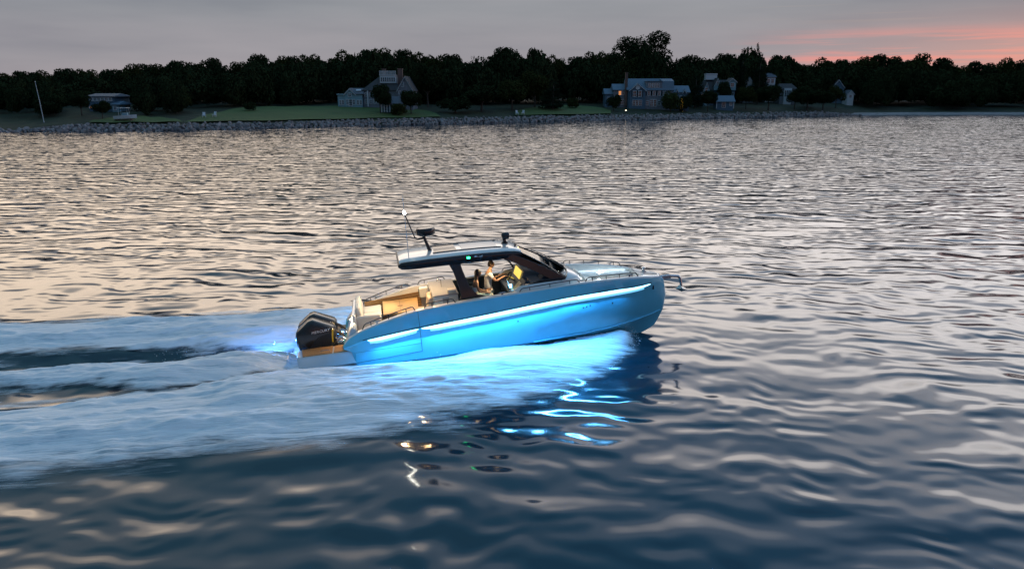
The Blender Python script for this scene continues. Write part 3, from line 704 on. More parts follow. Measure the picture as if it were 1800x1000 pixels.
class House:
    """local frame: x to the right along the front, y away from the water, z up; front walls face -y"""
    def __init__(s, name, label, u, vbase, back, turn=0.0):
        p = at(u, back); s.Y = p[1]; s.px = F*1.0/(p[1]*math.cos(PITCHC)+6*math.sin(PITCHC)); s.u = u; s.vb = vbase
        s.o = empty(name, (p[0], p[1], ZV(vbase, p[1])), -math.atan(AZ(u))*0+turn); tag(s.o, label, 'house')
    def X(s, u): return (u-s.u)/s.px
    def Z(s, v): return (s.vb-v)/s.px
    def wall(s, u0, u1, v0, v1, y0, y1, m='shingle', name='wall'):
        return MB().bb(s.X(u0), s.X(u1), y0, y1, s.Z(v1)-(2.5 if v1 >= s.vb-1 else 0), s.Z(v0)).build(name, M[m], s.o)
    def gable(s, u0, u1, vap, vb, y0, y1, m='shingle', roof='roofd', over=.35, trim=True, uap=None):
        """gable end facing the water, ridge running back, with the two roof slopes"""
        x0, x1, zb, za = s.X(u0), s.X(u1), s.Z(vb), s.Z(vap); xm = (x0+x1)/2 if uap is None else s.X(uap)
        MB().prism([(x0,zb-.02),(x1,zb-.02),(xm,za-.05)], 'y', y0, y1).build('gable_wall', M[m], s.o)
        r = MB()
        for xa, sg in ((x0,-1),(x1,1)):
            dx, dz = xa-xm, zb-za; l = math.hypot(dx, dz); ex, ez = dx/l*over, dz/l*over; nx, nz = -dz/l*sg*.0, .2
            r.prism([(xm,za),(xa+ex,zb+ez),(xa+ex,zb+ez+.2),(xm,za+.2)], 'y', y0-over, y1+.1)
        r2 = r.build('roof', M[roof], s.o)
        if trim:
            t = MB()
            for xa in (x0, x1):
                dx, dz = xa-xm, zb-za; l = math.hypot(dx, dz); ex, ez = dx/l*over, dz/l*over
                t.prism([(xm,za-.22),(xa+ex,zb+ez-.22),(xa+ex,zb+ez+.0),(xm,za+.0)], 'y', y0-over-.08, y0-over+.06)
            b = t.build('barge_board', M['trim'], r2)
    def ridge(s, u0, u1, vr, ve, y0, y1, roof='roofd', hip=0.0, over=.35):
        """roof with its ridge along the front"""
        x0, x1, zr, ze = s.X(u0)-over, s.X(u1)+over, s.Z(vr), s.Z(ve); ym = (y0+y1)/2; h = hip/s.px; y0 -= over; y1 += over
        v = [(x0,y0,ze),(x1,y0,ze),(x1,y1,ze),(x0,y1,ze),(x0+h,ym,zr),(x1-h,ym,zr)]
        w = [(a,b,c+.18) for a,b,c in v]
        return MB().add(w+[(a,b,c-.02) for a,b,c in v[:4]], [(0,1,5,4),(1,2,5),(2,3,4,5),(3,0,4),(6,7,1,0),(7,8,2,1),(8,9,3,2),(9,6,0,3),(9,8,7,6)]).build('roof', M[roof], s.o)
    def win(s, u0, u1, v0, v1, y, lit=False, bars=(1,1), shut=False, arch=False, par=None, fr=.14):
        x0, x1, z0, z1 = s.X(u0), s.X(u1), s.Z(v1), s.Z(v0); f = MB()
        f.bb(x0-fr, x0, y-.10, y+.05, z0-fr, z1+fr).bb(x1, x1+fr, y-.10, y+.05, z0-fr, z1+fr).bb(x0, x1, y-.10, y+.05, z1, z1+fr).bb(x0, x1, y-.14, y+.05, z0-fr, z0)
        for k in range(1, bars[0]+1): xx = x0+(x1-x0)*k/(bars[0]+1); f.bb(xx-.04, xx+.04, y-.07, y+.02, z0, z1)
        for k in range(1, bars[1]+1): zz = z0+(z1-z0)*k/(bars[1]+1); f.bb(x0, x1, y-.06, y+.018, zz-.035, zz+.035)
        fo = f.build('window_frame', M['trim'], s.o); MB().bb(x0, x1, y-.02, y+.01, z0, z1).build('pane', M['warm' if lit else 'pane'], fo)
        if shut:
            for xa in (x0-fr-.5, x1+fr+.05): MB().bb(xa, xa+.45, y-.07, y+.02, z0-.1, z1+.1).build('shutter', M['shutter'], s.o)
    def chim(s, u0, u1, v0, v1, y0, y1):
        c = MB().bb(s.X(u0), s.X(u1), y0, y1, s.Z(v1), s.Z(v0)).build('chimney', M['brick'], s.o)
        MB().bb(s.X(u0)-.12, s.X(u1)+.12, y0-.12, y1+.12, s.Z(v0), s.Z(v0)+.25).build('chimney_cap', M['brick'], c)
    def post(s, u, v0, v1, y, w=.22): MB().bb(s.X(u)-w/2, s.X(u)+w/2, y-w/2, y+w/2, s.Z(v1), s.Z(v0)).build('column', M['trim'], s.o)

def house_a():
    h = House('gabled_house', 'large grey shingled house with rooftop lookout, pale teal sunroom and steep gable', 655, 188, 30)
    # sunroom wing
    h.wall(594, 606, 168, 188, 0, 6, 'teal'); h.wall(606.1, 637, 167, 188, -.3, 6, 'teal'); MB().bb(h.X(593), h.X(607), -.35, 6.2, h.Z(168), h.Z(166)).build('parapet', M['teal'], h.o)
    h.gable(606, 626, 157.5, 167, -.3, 6, 'teal', 'roofg', .3); h.ridge(622, 638, 157.5, 167, -.3, 6, 'roofg')
    for u in (597, 601.5): h.win(u, u+3, 177, 184, -.02)
    h.win(609.5, 613.0, 176, 184, -.32); h.win(614.5, 616.2, 176, 186, -.32, bars=(0,2)); h.win(617.2, 619, 176, 186, -.32, bars=(0,2)); h.win(620.5, 624, 176, 184, -.32)
    h.win(613.5, 618, 165.5, 170.5, -.32)
    for u in (628, 633): h.win(u, u+3, 177, 184, -.32)
    for u in (628, 632): MB().box((h.X(u), .9, h.Z(161.2)+.25), (.7,.9,.06), (RAD(28),0,0)).build('skylight', M['trim'], h.o)
    # main block
    h.wall(638, 700, 161, 188, 1.0, 11, 'shingle'); h.ridge(638, 704, 139, 161, 1.0, 11, 'roofd', hip=24)
    h.post(646, 161, 188, .7, .35)
    for u in (641, 649, 655): h.win(u, u+3, 165, 170, .98)
    for u in (641, 649, 656, 661): h.win(u, u+3.2, 176, 182, .98)
    # lookout
    h.wall(666, 694, 135, 148, 3.0, 8, 'trim', 'lookout_wall')
    for k in range(7): h.win(667.8+k*3.75, 670.0+k*3.75, 138.5, 144.8, 2.98, bars=(0,1), fr=.08)
    MB().bb(h.X(665.2), h.X(694.8), 2.8, 8.2, h.Z(135), h.Z(134)).build('lookout_floor', M['trim'], h.o)
    rl = MB().bb(h.X(665.4), h.X(694.6), 2.85, 2.95, h.Z(128), h.Z(127.2)).build('balustrade_rail', M['trim'], h.o)
    for k in range(22): MB().bb(h.X(665.6+k*1.36), h.X(665.6+k*1.36)+.1, 2.86, 2.94, h.Z(134), h.Z(128)).build('baluster', M['trim'], rl)
    h.chim(667.5, 673, 124.6, 140, 6, 7); h.chim(696, 704, 124.2, 150, 5, 6.6)
    # gable wing on the right
    h.wall(700, 727, 160, 188, -1.5, 9, 'shingle'); h.gable(700, 727, 137.5, 160, -1.5, 9, 'shingle', 'roofd', .4)
    h.win(707.5, 711, 147, 153.5, -1.52); h.win(703, 706, 162, 166, -1.52); h.win(709, 712.5, 162, 166, -1.52); h.win(716, 719, 163, 167, -1.52); h.win(716, 719, 172, 179, -1.52)
    # pavilion in front
    hp = House('white_pavilion', 'small white-columned garden pavilion with hipped grey roof in front of the gabled house', 686, 197.5, 15)
    hp.ridge(668, 706, 172, 184, 0, 5, 'roofg', hip=8); hp.wall(671, 704, 184, 197.5, 1.0, 4.6, 'bluesh')
    for k in range(8): hp.post(670+k*4.8, 184, 197.5, .2, .3)
    for k in range(3): hp.win(675+k*10, 679+k*10, 187, 195, .98)
house_a()
def house_b():
    h = House('shingled_house', 'large blue-grey shingled house with white-trimmed front gable and tall brick chimney', 1140, 188, 20)
    h.wall(1104, 1134, 159, 188, 0, 9, 'bluesh'); h.gable(1106, 1134, 149, 160, -.4, 9, 'bluesh', 'roofb', .4)
    h.wall(1106.5, 1133.5, 160, 188, -.4, 0, 'bluesh')
    h.ridge(1103, 1182, 141, 160, 0.3, 10, 'roofb')
    for u in (1112.5, 1121.5): h.win(u, u+5, 161.5, 170.5, -.42, shut=True)
    for k in range(3): h.win(1112+k*5.6, 1116.6+k*5.6, 177, 185.5, -.42, bars=(1,2), fr=.1)
    MB().lathe([(.05,0),(.75,0),(.75,.12),(.05,.12)], (0,0,0), 20).build('round_window', M['trim'], h.o).matrix_local = Matrix.Translation((h.X(1120), -.40, h.Z(155.3))) @ Matrix.Rotation(RAD(90), 4, 'X')
    h.wall(1134.2, 1182, 160, 188, .3, 9.6, 'shingle')
    h.wall(1136, 1163, 145.5, 158.5, .6, 5, 'shingle', 'dormer_wall'); MB().bb(h.X(1135), h.X(1164), .3, 5, h.Z(145.5), h.Z(144.2)).build('dormer_roof', M['roofb'], h.o)
    for k in range(5): h.win(1139+k*4.0, 1141.8+k*4.0, 148.5, 155.5, .58, bars=(1,2), fr=.09)
    for k in range(4): h.win(1138.5+k*9, 1142.5+k*9, 162, 168.5, .28, shut=True)
    h.win(1136.5, 1140.5, 178, 185, .28); h.win(1143.5, 1148, 176, 187, .28, bars=(1,2)); h.win(1149.5, 1154, 176, 187, .28, bars=(1,2)); h.win(1157, 1161, 178, 185, .28); h.win(1168, 1172, 177, 184, .28)
    # gambrel end on the right
    x0, x1 = h.X(1163), h.X(1184); zt = h.Z(141.8); ze = h.Z(161)
    MB().add([(x0,.1,ze),(x1,.1,ze),(x1,-.1+1.2,ze+3.2),(x0,1.1,ze+3.2),(x0,4.9,zt+.25),(x1,4.9,zt+.25),(x0,.3,ze-.2),(x1,.3,ze-.2)], [(0,1,2,3),(3,2,5,4),(6,7,1,0)]).build('gambrel_roof', M['roofb'], h.o)
    # wings
    h.wall(1080, 1104, 160, 188, 2, 9, 'shingle'); h.ridge(1080, 1104, 150, 160, 2, 9, 'roofb'); h.wall(1066, 1080, 167, 188, 3, 9, 'bluesh'); h.ridge(1066, 1080, 158, 167, 3, 9, 'roofb')
    h.win(1089, 1093, 161.5, 168, 1.98, lit=True); h.win(1094.5, 1098.5, 161.5, 168, 1.98); h.win(1092, 1098, 176, 184, 1.98, bars=(2,1)); h.win(1070, 1074, 172, 178, 2.98)
    h.chim(1099, 1103.2, 131.5, 186, .9, 1.7)
    h.wall(1184, 1212, 164, 188, 1, 8, 'bluesh'); h.ridge(1184, 1212, 153, 164, 1, 8, 'roofb')
    for u in (1187, 1200): h.gable(u, u+6, 159, 164, .6, 3, 'bluesh', 'roofb', .2)
    for u in (1188, 1196, 1204): h.win(u, u+3, 170, 177, .98)
    lp = empty('path_lamp', at(1101, 9)); tag(lp, 'small bright garden lamp on the grass before the shingled house', 'lamp')
    MB().tube([(0,0,0),(0,0,.9)], .05).build('post', M['blackmat'], lp); MB().lathe([(.02,.86),(.17,.9),(.17,1.15),(.02,1.2)], (0,0,0), 10).build('lamp_head', mat('lamp_glow', (1,.9,.7), .4, var=0, emis=(1,.75,.5), estr=4), lp)
    lt = empty('lit_tree', at(1199, 11)); tag(lt, 'small slim tree strung with amber lights at the right wing of the shingled house', 'tree')
    r = random.Random(3); link('crown', CROWN['conifer'][2], lt, scale=(5,5,4.6)); link('trunk', TRUNK['conifer'][2], lt, scale=(5,5,4.6)); b = MB()
    for k in range(26): z = r.uniform(.2,4.4); a = r.uniform(0,6.3); q = .55*(1-z/5.5); b.box((q*math.cos(a), q*math.sin(a)-.12, z), (.08,.08,.08))
    o = b.build('string_light', mat('amber_bulb', (1,.6,.1), .4, var=0, emis=(1,.55,.05), estr=.35), lt); o['kind'] = 'stuff'
house_b()
def house_c():
    h = House('terrace_house', 'pale shingled house with white roof terrace and two small gables right of the shingled house', 1255, 186, 30)
    h.wall(1233, 1292, 160, 186, 1, 9, 'bluesh'); h.ridge(1233, 1292, 143, 160, 1, 9, 'roofd', hip=10)
    h.wall(1243.5, 1263, 134, 142, 4, 6.5, 'trim', 'roof_terrace'); MB().bb(h.X(1243), h.X(1263.5), 3.9, 6.6, h.Z(133.5), h.Z(131.5)).build('balustrade', M['trim'], h.o)
    h.gable(1233, 1247, 147, 165, -.6, 5, 'teal', 'roofd', .3); h.wall(1233.3, 1246.7, 165, 186, -.6, 1, 'teal'); h.gable(1254, 1265, 140, 152, 0, 5, 'teal', 'roofd', .3); h.wall(1254.3, 1264.7, 152, 160, 0, 3, 'teal')
    h.win(1238, 1242, 156, 162, -.62); h.win(1258, 1261, 146, 151, -.02); h.win(1232.5, 1235, 165, 170, -.62, lit=True)
    h.wall(1279, 1292, 145, 160, .2, 5, 'teal'); h.gable(1278.5, 1292.5, 140, 145.5, .2, 5, 'teal', 'roofd', .3); h.win(1283, 1288, 148, 154, .18); h.win(1285, 1290, 164, 171, .98)
    q = House('boat_house', 'low blue-roofed outbuilding with white double door by the rocks', 1275, 191, 14)
    q.ridge(1259, 1291, 170, 180, 0, 5, 'roofb'); q.wall(1261, 1290, 180, 191, .2, 4.8, 'bluesh')
    q.win(1270.5, 1273.2, 181, 189, .18, bars=(0,2)); q.win(1273.8, 1276, 181, 189, .18, bars=(0,2)); q.win(1284, 1287, 181, 186, .18)
    for u in (1260.5, 1290.5): q.post(u, 180, 191, .1, .25)
    d = House('narrow_gable_house', 'sliver of a pale gabled house between the two narrow conifers', 1314, 170, 42)
    d.wall(1306, 1324, 150, 170, 0, 7, 'teal'); d.gable(1306, 1324, 138, 150, 0, 7, 'trim', 'roofg', .3); d.win(1311, 1314, 152, 158, -.02)
    e = House('upper_house', 'pale upper storey of a house half hidden behind the right narrow conifer', 1350, 170, 48)
    e.wall(1341, 1360, 138, 170, 0, 7, 'trim'); e.ridge(1341, 1360, 131, 138, 0, 7, 'roofg'); e.win(1346, 1350, 141, 147, -.02); e.win(1353, 1357, 141, 147, -.02)
    f = House('bay_windowed_cottage', 'pale cottage with a row of tall bay windows, right of the narrow conifers', 1383, 174, 36)
    f.wall(1370, 1397, 158, 174, 0, 7, 'shingle'); f.ridge(1368, 1399, 149, 158, 0, 7, 'roofd', hip=6); f.wall(1376, 1389, 156, 174, -1, 0, 'trim')
    for k in range(4): f.win(1377+k*3, 1379+k*3, 160, 170, -1.02, bars=(0,2), fr=.08)
    f.win(1391, 1395, 162, 168, -.02)
    g = House('dark_gabled_house', 'dark tall house with white window trim behind the small white cottage', 1470, 174, 40)
    g.wall(1460, 1482, 155, 174, 0, 7, 'bluesh'); g.gable(1460, 1482, 142, 155, 0, 7, 'bluesh', 'roofd', .3); g.win(1466, 1470, 162, 170, -.02); g.win(1474, 1477, 162, 170, -.02)
    i = House('small_white_cottage', 'small white cottage with one window at the left end of the right headland', 1494, 175, 33)
    i.wall(1489, 1500, 166, 175, 0, 5, 'trim'); i.gable(1488.5, 1500.5, 160, 166, 0, 5, 'trim', 'roofg', .3); i.win(1492.5, 1496, 168, 172, -.02)
    j = House('left_house', 'dark house with a white upper window row behind a round tree at the far left', 182, 196, 28)
    j.wall(155, 199, 171, 196, 0, 8, 'bluesh'); j.ridge(153, 201, 167, 171.5, 0, 8, 'roofg', hip=4); j.wall(199, 210, 185, 196, -1, 5, 'teal'); j.ridge(199, 211, 180, 185, -1, 5, 'roofb', hip=3)
    for k in range(6): j.win(158.5+k*6.7, 162.5+k*6.7, 173, 178, -.02)
    j.win(150+6, 153+6, 188, 190.5, -.02, lit=True); j.win(202, 206, 188, 193, -1.02)
house_c()
def shore_things():
    fp = empty('flagpole', at(71, 12)); tag(fp, 'tall bare white flagpole standing on the far left shore', 'flagpole')
    z1 = ZV(145, fp.location.y)-fp.location.z; MB().tube([(0,0,-.5),(-.25,0,z1*.5),(-.55,0,z1)], [.09,.075,.05], 8).build('pole', M['trim'], fp); MB().lathe([(.02,-.12),(.12,-.05),(.12,.05),(.02,.12)], (-.55,0,z1+.1), 10).build('finial', M['trim'], fp)
    def chair(u, back, turn, label):
        c = empty('garden_chair', at(u, back), turn); c.location.z += .35; tag(c, label, 'chair', 'white garden chairs on the lawns')
        w = M['trim']; MB().box((0,0,.40), (.62,.60,.06), (RAD(-10),0,0)).build('seat', w, c); b = MB().box((0,.36,.82), (.62,.06,.95), (RAD(-22),0,0)).build('backrest', w, c)
        for sx in (-1,1):
            MB().box((sx*.38,0,.60), (.13,.75,.05)).build('armrest', w, c)
            for yy in (-.28,.3): MB().box((sx*.34,yy,.29), (.08,.08,.60)).build('leg', w, c)
    chair(355.5, 13, .3, 'white garden chair on the left lawn, left one of a pair'); chair(374, 14, -.2, 'white garden chair on the left lawn, right one of a pair')
    chair(909, 8, .4, 'white garden chair on the small right lawn, left one of a pair'); chair(919.5, 8, -.3, 'white garden chair on the small right lawn, right one of a pair')
    b = empty('beached_boat', at(217, 9), RAD(8)); b.location.z += .1; tag(b, 'small white powerboat with a canopy laid up on the left lawn', 'boat'); k = b.location.y/F
    L = 36*k; secs = []
    for t in np.linspace(0, 1, 9):
        w = 1.0*(1-t**3.2)+.02; x = -L/2+L*t; secs.append([(x,-w,1.25+.35*t),(x,-w*.85,.6+.2*t),(x,0,.25+.5*t**3),(x,w*.85,.6+.2*t),(x,w,1.25+.35*t)])
    MB().grid(secs).add(secs[0], [(0,1,2,3,4)]).build('hull', M['trim'], b, smooth=40); MB().bb(-L/2+.1, L*.25, -.8,.8,1.1,1.2).build('deck', M['trim'], b)
    MB().bb(-.6,.5,-.5,.5,1.2,2.0).build('console', M['teal'], b); MB().bb(-1.5,.9,-.9,.9,3.0,3.08).build('canopy', M['trim'], b)
    for x in (-1.2,.6):
        for y in (-.7,.7): MB().tube([(x,y,1.2),(x,y,3.0)], .03).build('canopy_post', M['trim'], b)
    for x in (-1.4,1.2): MB().bb(x-.1,x+.1,-.7,.7,-.1,.5).build('cradle', M['brick'], b)
shore_things()

# ------------------------------------------------------------------ the motor boat
BOAT = empty('motor_boat'); BOAT.location = BO; BOAT.rotation_euler = (ROLL, -BPITCH, YAW)
tag(BOAT, 'blue hulled motor yacht with black-edged hardtop speeding across the water, LED strip glowing', 'boat')
def ln(pts):
    p = np.array(pts, float); return p[0,0], p[-1,0], pchip(p[:,0], p[:,1]), pchip(p[:,0], p[:,2])
LS = ln([(-.32,1.52,.52),(-.1,1.55,.74),(.2,1.58,.88),(.5,1.6,.98),(1.2,1.64,1.17),(2.1,1.66,1.34),(3.8,1.67,1.43),(5.2,1.66,1.47),(6.7,1.58,1.50),(7.8,1.42,1.46),(8.8,1.12,1.36),(9.6,.74,1.22),(10.1,.40,1.11),(10.27,.2,1.07),(10.34,0,1.05)])
LK = ln([(-.32,1.56,.48),(0,1.62,.56),(.31,1.66,.66),(2.06,1.75,.85),(4,1.78,.99),(6.0,1.74,1.13),(6.7,1.69,1.16),(8.2,1.38,1.12),(9.1,1.02,1.03),(9.7,.69,.99),(10.15,.38,.96),(10.38,.17,.95),(10.45,0,.95)])
LG = ln([(-.32,1.50,.44),(0,1.57,.50),(.31,1.62,.58),(2.06,1.70,.72),(4,1.73,.85),(6.0,1.69,.99),(6.7,1.64,1.02),(8.2,1.33,1.0),(9.1,.98,.95),(9.7,.66,.92),(10.15,.36,.89),(10.40,.16,.87),(10.47,0,.86)])
LM = ln([(-.32,1.48,.41),(0,1.56,.3),(2,1.67,.38),(4,1.69,.42),(6.7,1.56,.45),(8.2,1.2,.47),(9.1,.84,.46),(9.7,.54,.44),(10.2,.28,.40),(10.45,.12,.37),(10.52,0,.35)])
LC = ln([(-.32,1.45,.38),(-.02,1.47,.34),(0,1.48,-.17),(2,1.53,-.2),(4,1.52,-.2),(6.5,1.3,-.2),(8,.93,-.24),(9.0,.58,-.24),(9.7,.33,-.2),(10.15,.15,-.15),(10.34,.07,-.12),(10.42,0,-.1)])
LC2 = ln([(-.32,1.40,.38),(-.02,1.42,.34),(0,1.40,-.22),(2,1.44,-.26),(4,1.42,-.27),(6.5,1.2,-.28),(8,.84,-.32),(9.0,.50,-.32),(9.7,.27,-.28),(10.1,.12,-.24),(10.3,.05,-.21),(10.38,0,-.2)])
LB = ln([(-.32,.75,.38),(-.02,.75,.34),(0,.75,-.42),(4,.78,-.5),(6.5,.62,-.64),(8,.38,-.74),(9.0,.2,-.72),(9.7,.09,-.62),(10.0,.04,-.56),(10.2,0,-.5)])
LL = ln([(-.32,0,.38),(-.02,0,.34),(0,0,-.65),(4,0,-.75),(7,0,-.98),(8.5,0,-1.05),(9.2,0,-1.0),(9.6,0,-.9),(9.9,0,-.78),(10.07,0,-.68)])
LINES = [LS, LK, LG, LM, LC, LC2, LB, LL]
def lp(L, x, side=-1): return (x, side*float(L[2](x)), float(L[3](x)))
def hully(x, z):
    a = sorted((float(L[3](x)), float(L[2](x))) for L in LINES[:6]); return float(np.interp(z, [q[0] for q in a], [q[1] for q in a]))
def build_hull():
    T_ = np.concatenate([np.linspace(0, .04, 5), np.linspace(.06, .8, 30), .8+.2*np.sin(np.linspace(0, 1, 26)[1:]*math.pi/2)])
    mb = MB()
    for side in (-1, 1):
        rows = []
        for L in LINES: rows.append([lp(L, L[0]+(L[1]-L[0])*t, side) for t in T_])
        mb.grid(rows, flip=(side > 0))
    # transom
    tr = [lp(L, -.32, -1) for L in LINES]; tl = [lp(L, -.32, 1) for L in LINES[:-1]][::-1]; mb.add(tr+tl, [tuple(range(len(tr)+len(tl)))])
    hull = mb.build('hull', M['gelcoat'], BOAT, smooth=32)
    for side in (-1, 1):
        for a, b in ((.42, 1.94), (2.04, 9.72)):
            g = MB(); xs = np.linspace(a-.15, b+.05, 40); g.tube([(x, side*(float(LK[2](x))+.004), float(LK[3](x))+.014) for x in xs], .013, 6); g.build('rub_groove', M['groove'], hull, smooth=60)
            e = MB(); rows = []
            for x in np.linspace(a, b, 60):
                t = min(1, (x-a)/.5, (b-x)/1.4); w = .02+.085*math.sqrt(max(0, t)); yk, zk, yg, zg = float(LK[2](x)), float(LK[3](x)), float(LG[2](x)), float(LG[3](x))
                z0 = zk-.018; z1 = z0-w; f = (z0-z1)/max(.05, zk-zg); yb = yk+(yg-yk)*min(1, f)
                rows.append([(x, side*(yk-.01), z0), (x, side*(yk+.010), z0), (x, side*(yb+.014), z1), (x, side*(yb-.02), z1)])
            e.grid(rows, closed=True).add(rows[0], [(0,1,2,3)]).add(rows[-1], [(3,2,1,0)]); e.build('led_strip', M['led'], hull)
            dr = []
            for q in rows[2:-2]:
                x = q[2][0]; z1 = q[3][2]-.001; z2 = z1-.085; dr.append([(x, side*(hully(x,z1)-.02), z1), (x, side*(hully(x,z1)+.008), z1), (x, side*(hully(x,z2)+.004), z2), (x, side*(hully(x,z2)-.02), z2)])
            MB().grid(dr, closed=True).add(dr[0], [(0,1,2,3)]).add(dr[-1], [(3,2,1,0)]).build('led_glow_band', M['ledglow'], hull)  # added glowing band that widens the strip's wash on the hull
        def line(pts, r=.007):
            MB().tube([(x, side*(hully(x, z)+.001), z) for x, z in pts], r, 6).build('seam', M['groove'], hull, smooth=60)
        zs = np.linspace(float(LS[3](1.99))-.01, .06, 24); line([(1.99, z) for z in zs])
        line([(x, -.06+.12*x/2) for x in np.linspace(.02, 1.99, 14)]); line([(x, .28+.06*x/2) for x in np.linspace(.02, 1.99, 14)], .004)
        for x, z in ((7.15,.72),(7.27,.735),(7.39,.75),(8.2,.66),(5.0,.62)): MB().lathe([(.001,0),(.022,0),(.022,.012),(.001,.012)], (0,0,0), 8).build('through_hull_fitting', M['blackmat'], hull).matrix_local = Matrix.Translation((x, side*(hully(x, z)+.0), z)) @ Matrix.Rotation(RAD(90)*side*-1, 4, 'X')
        MB().box((9.86, side*(hully(9.86,.80)+.005), .80), (.07,.03,.13), (0,0,RAD(-35)*-side)).build('fairlead', M['groove'], hull, bevel=.01)
        # spray rail on the forward bottom
        MB().tube([(x, side*(float(LC[2](x))+.012), float(LC[3](x))-.01) for x in np.linspace(5.5, 10.25, 30)], .022, 6).build('spray_rail', M['gelcoat'], hull, smooth=60)
    for x, y, z in ((10.30,-.14,-.02),(2.6,-1.74,.62)): MB().lathe([(.001,0),(.02,0),(.02,.015),(.001,.015)], (x,y-.03,z), 8).build('eye_bolt', M['steel'], hull)
    return hull
HULL = build_hull()
def inner_y(x): return max(.0, float(LS[2](x))-.26)
def build_deck():
    # gunwale cap, both sides
    xs = np.concatenate([np.linspace(-.28, 9.0, 60), np.linspace(9.05, 10.32, 22)]); cap = MB()
    for side in (-1, 1):
        rows = []
        for x in xs:
            ys, zs = float(LS[2](x)), float(LS[3](x)); yi = inner_y(x) if x < 9.45 else max(0, ys-.26-(x-9.45)*3)
            rows.append([(x, side*(ys+.004), zs-.02), (x, side*(ys-.012), zs+.022), (x, side*(ys-.05), zs+.035), (x, side*(yi+.03), zs+.040), (x, side*yi, zs+.02), (x, side*yi, zs-.05)])
        cap.grid(rows, flip=side < 0)
    cp = cap.build('gunwale', M['white'], BOAT, smooth=50)
    for side in (-1, 1):
        for x in (.75, 4.6, 8.9):
            y, z = float(LS[2](x))-.1, float(LS[3](x))+.04; MB().tube([(x-.12, side*y, z+.05), (x-.07, side*y, z+.065), (x+.07, side*y, z+.065), (x+.12, side*y, z+.05)], [.008,.014,.014,.008], 8).box((x, side*y, z+.025), (.06,.03,.06)).build('cleat', M['steel'], cp, smooth=50)
    # inner liner walls
    def liner(x0, x1, zf, name, m, sides=(-1,1), drop=.0):
        for side in sides:
            rows = [[(x, side*(inner_y(x)-.012), float(LS[3](x))-.01), (x, side*(inner_y(x)-.02), zf)] for x in np.linspace(x0, x1, 30)]
            MB().grid(rows).build(name, m, BOAT, smooth=40)
    liner(.05, 3.3, .48, 'inner_liner', M['white'], (-1,1)); liner(3.3, 5.6, .48, 'helm_liner', M['navy'], (-1,1)); liner(7.25, 9.7, .92, 'bow_liner', M['white'])
    # teak slats on the far side of the cockpit
    for k in range(6):
        rows = []
        z0 = .58+k*.085
        for x in np.linspace(.35, 2.25, 12):
            y = inner_y(x)-.05; t = .02; zz = z0+(x-.35)*.06
            rows.append([(x,y+t,zz),(x,y,zz),(x,y,zz+.075),(x,y+t,zz+.075)])
        MB().grid(rows, closed=True).build('teak_slat', M['teakwall'], BOAT)
    xs = np.linspace(.0, 6.3, 26); MB().grid([[(x,-inner_y(x)+.01,.48),(x,0,.485),(x,inner_y(x)-.01,.48)] for x in xs]).build('cockpit_sole', M['teak'], BOAT)
    xs = np.linspace(7.0, 9.75, 16); MB().grid([[(x,-max(.05,inner_y(x)),.93),(x,0,.93),(x,max(.05,inner_y(x)),.93)] for x in xs]).build('bow_sole', M['teak'], BOAT)
    # closed foredeck at the stem
    xs = np.linspace(9.42, 10.31, 14); MB().grid([[(x, -max(0,float(LS[2](x))-.2), float(LS[3](x))+.028), (x,0,float(LS[3](x))+.045), (x, max(0,float(LS[2](x))-.2), float(LS[3](x))+.028)] for x in xs]).add([(9.42,-.65,1.28),(9.42,.65,1.28),(9.42,.65,.9),(9.42,-.65,.9)], [(0,1,2,3)]).build('foredeck', M['white'], BOAT, smooth=50)
    # deckhouse in front of the windshield, both the flanks by the helm
    def dh(x, side):
        pass
    rows = []
    for x, w, zt in ((5.05,1.36,1.52),(5.25,1.36,1.66),(5.6,1.36,1.66),(6.2,1.34,1.66),(6.6,1.30,1.67),(6.9,1.2,1.69),(7.15,1.05,1.66),(7.32,.95,1.52),(7.36,.92,1.2),(7.37,.9,.93)):
        zb = min(float(LS[3](x))+.03, zt)
        rows.append([(x,-w-.02,zb-.05),(x,-w,zt-.05),(x,-w+.08,zt),(x,-.5,zt+.05),(x,0,zt+.06),(x,.5,zt+.05),(x,w-.08,zt),(x,w,zt-.05),(x,w+.02,zb-.05)])
    fr = rows[4:]; MB().grid(fr).build('deckhouse', M['white'], BOAT, smooth=40, fixn=True)
    for side in (-1,1):
        a = [[(x,side*(w+.02),float(LS[3](x))-.02),(x,side*w,zt-.05),(x,side*(w-.05),zt),(x,side*(w-.16),zt),(x,side*(w-.18),.9)] for x,w,zt in ((5.02,1.36,1.48),(5.2,1.36,1.60),(5.45,1.36,1.63),(6.0,1.35,1.65),(6.62,1.30,1.67))]
        MB().grid(a).build('side_coaming', M['white'], BOAT, smooth=40)
    # bow lounge
    for side in (-1,1):
        rows = []
        for x in np.linspace(7.4, 9.35, 12):
            y = max(.25, inner_y(x)-.03); d = min(.48, y*.6); rows.append([(x,side*y,.94),(x,side*y,1.22),(x,side*(y-d+.05),1.22),(x,side*(y-d),1.17),(x,side*(y-d),.94)])
        MB().grid(rows).add(rows[0],[(0,1,2,3,4)]).add(rows[-1],[(4,3,2,1,0)]).build('bow_seat', M['white'], BOAT, smooth=40)
        MB().grid([[(x,side*(max(.24,inner_y(x)-.05)),1.235),(x,side*(max(.22,inner_y(x)-.06)),1.255)] for x in np.linspace(7.6,9.3,16)]).build('bow_light_strip', M['ledwhite'], BOAT)
    MB().prism([(7.38,.94),(7.95,.94),(7.95,1.2),(7.7,1.24),(7.45,1.56),(7.38,1.56)], 'y', -.42, .42).build('bow_lounger', M['vinyl'], BOAT, bevel=.04)
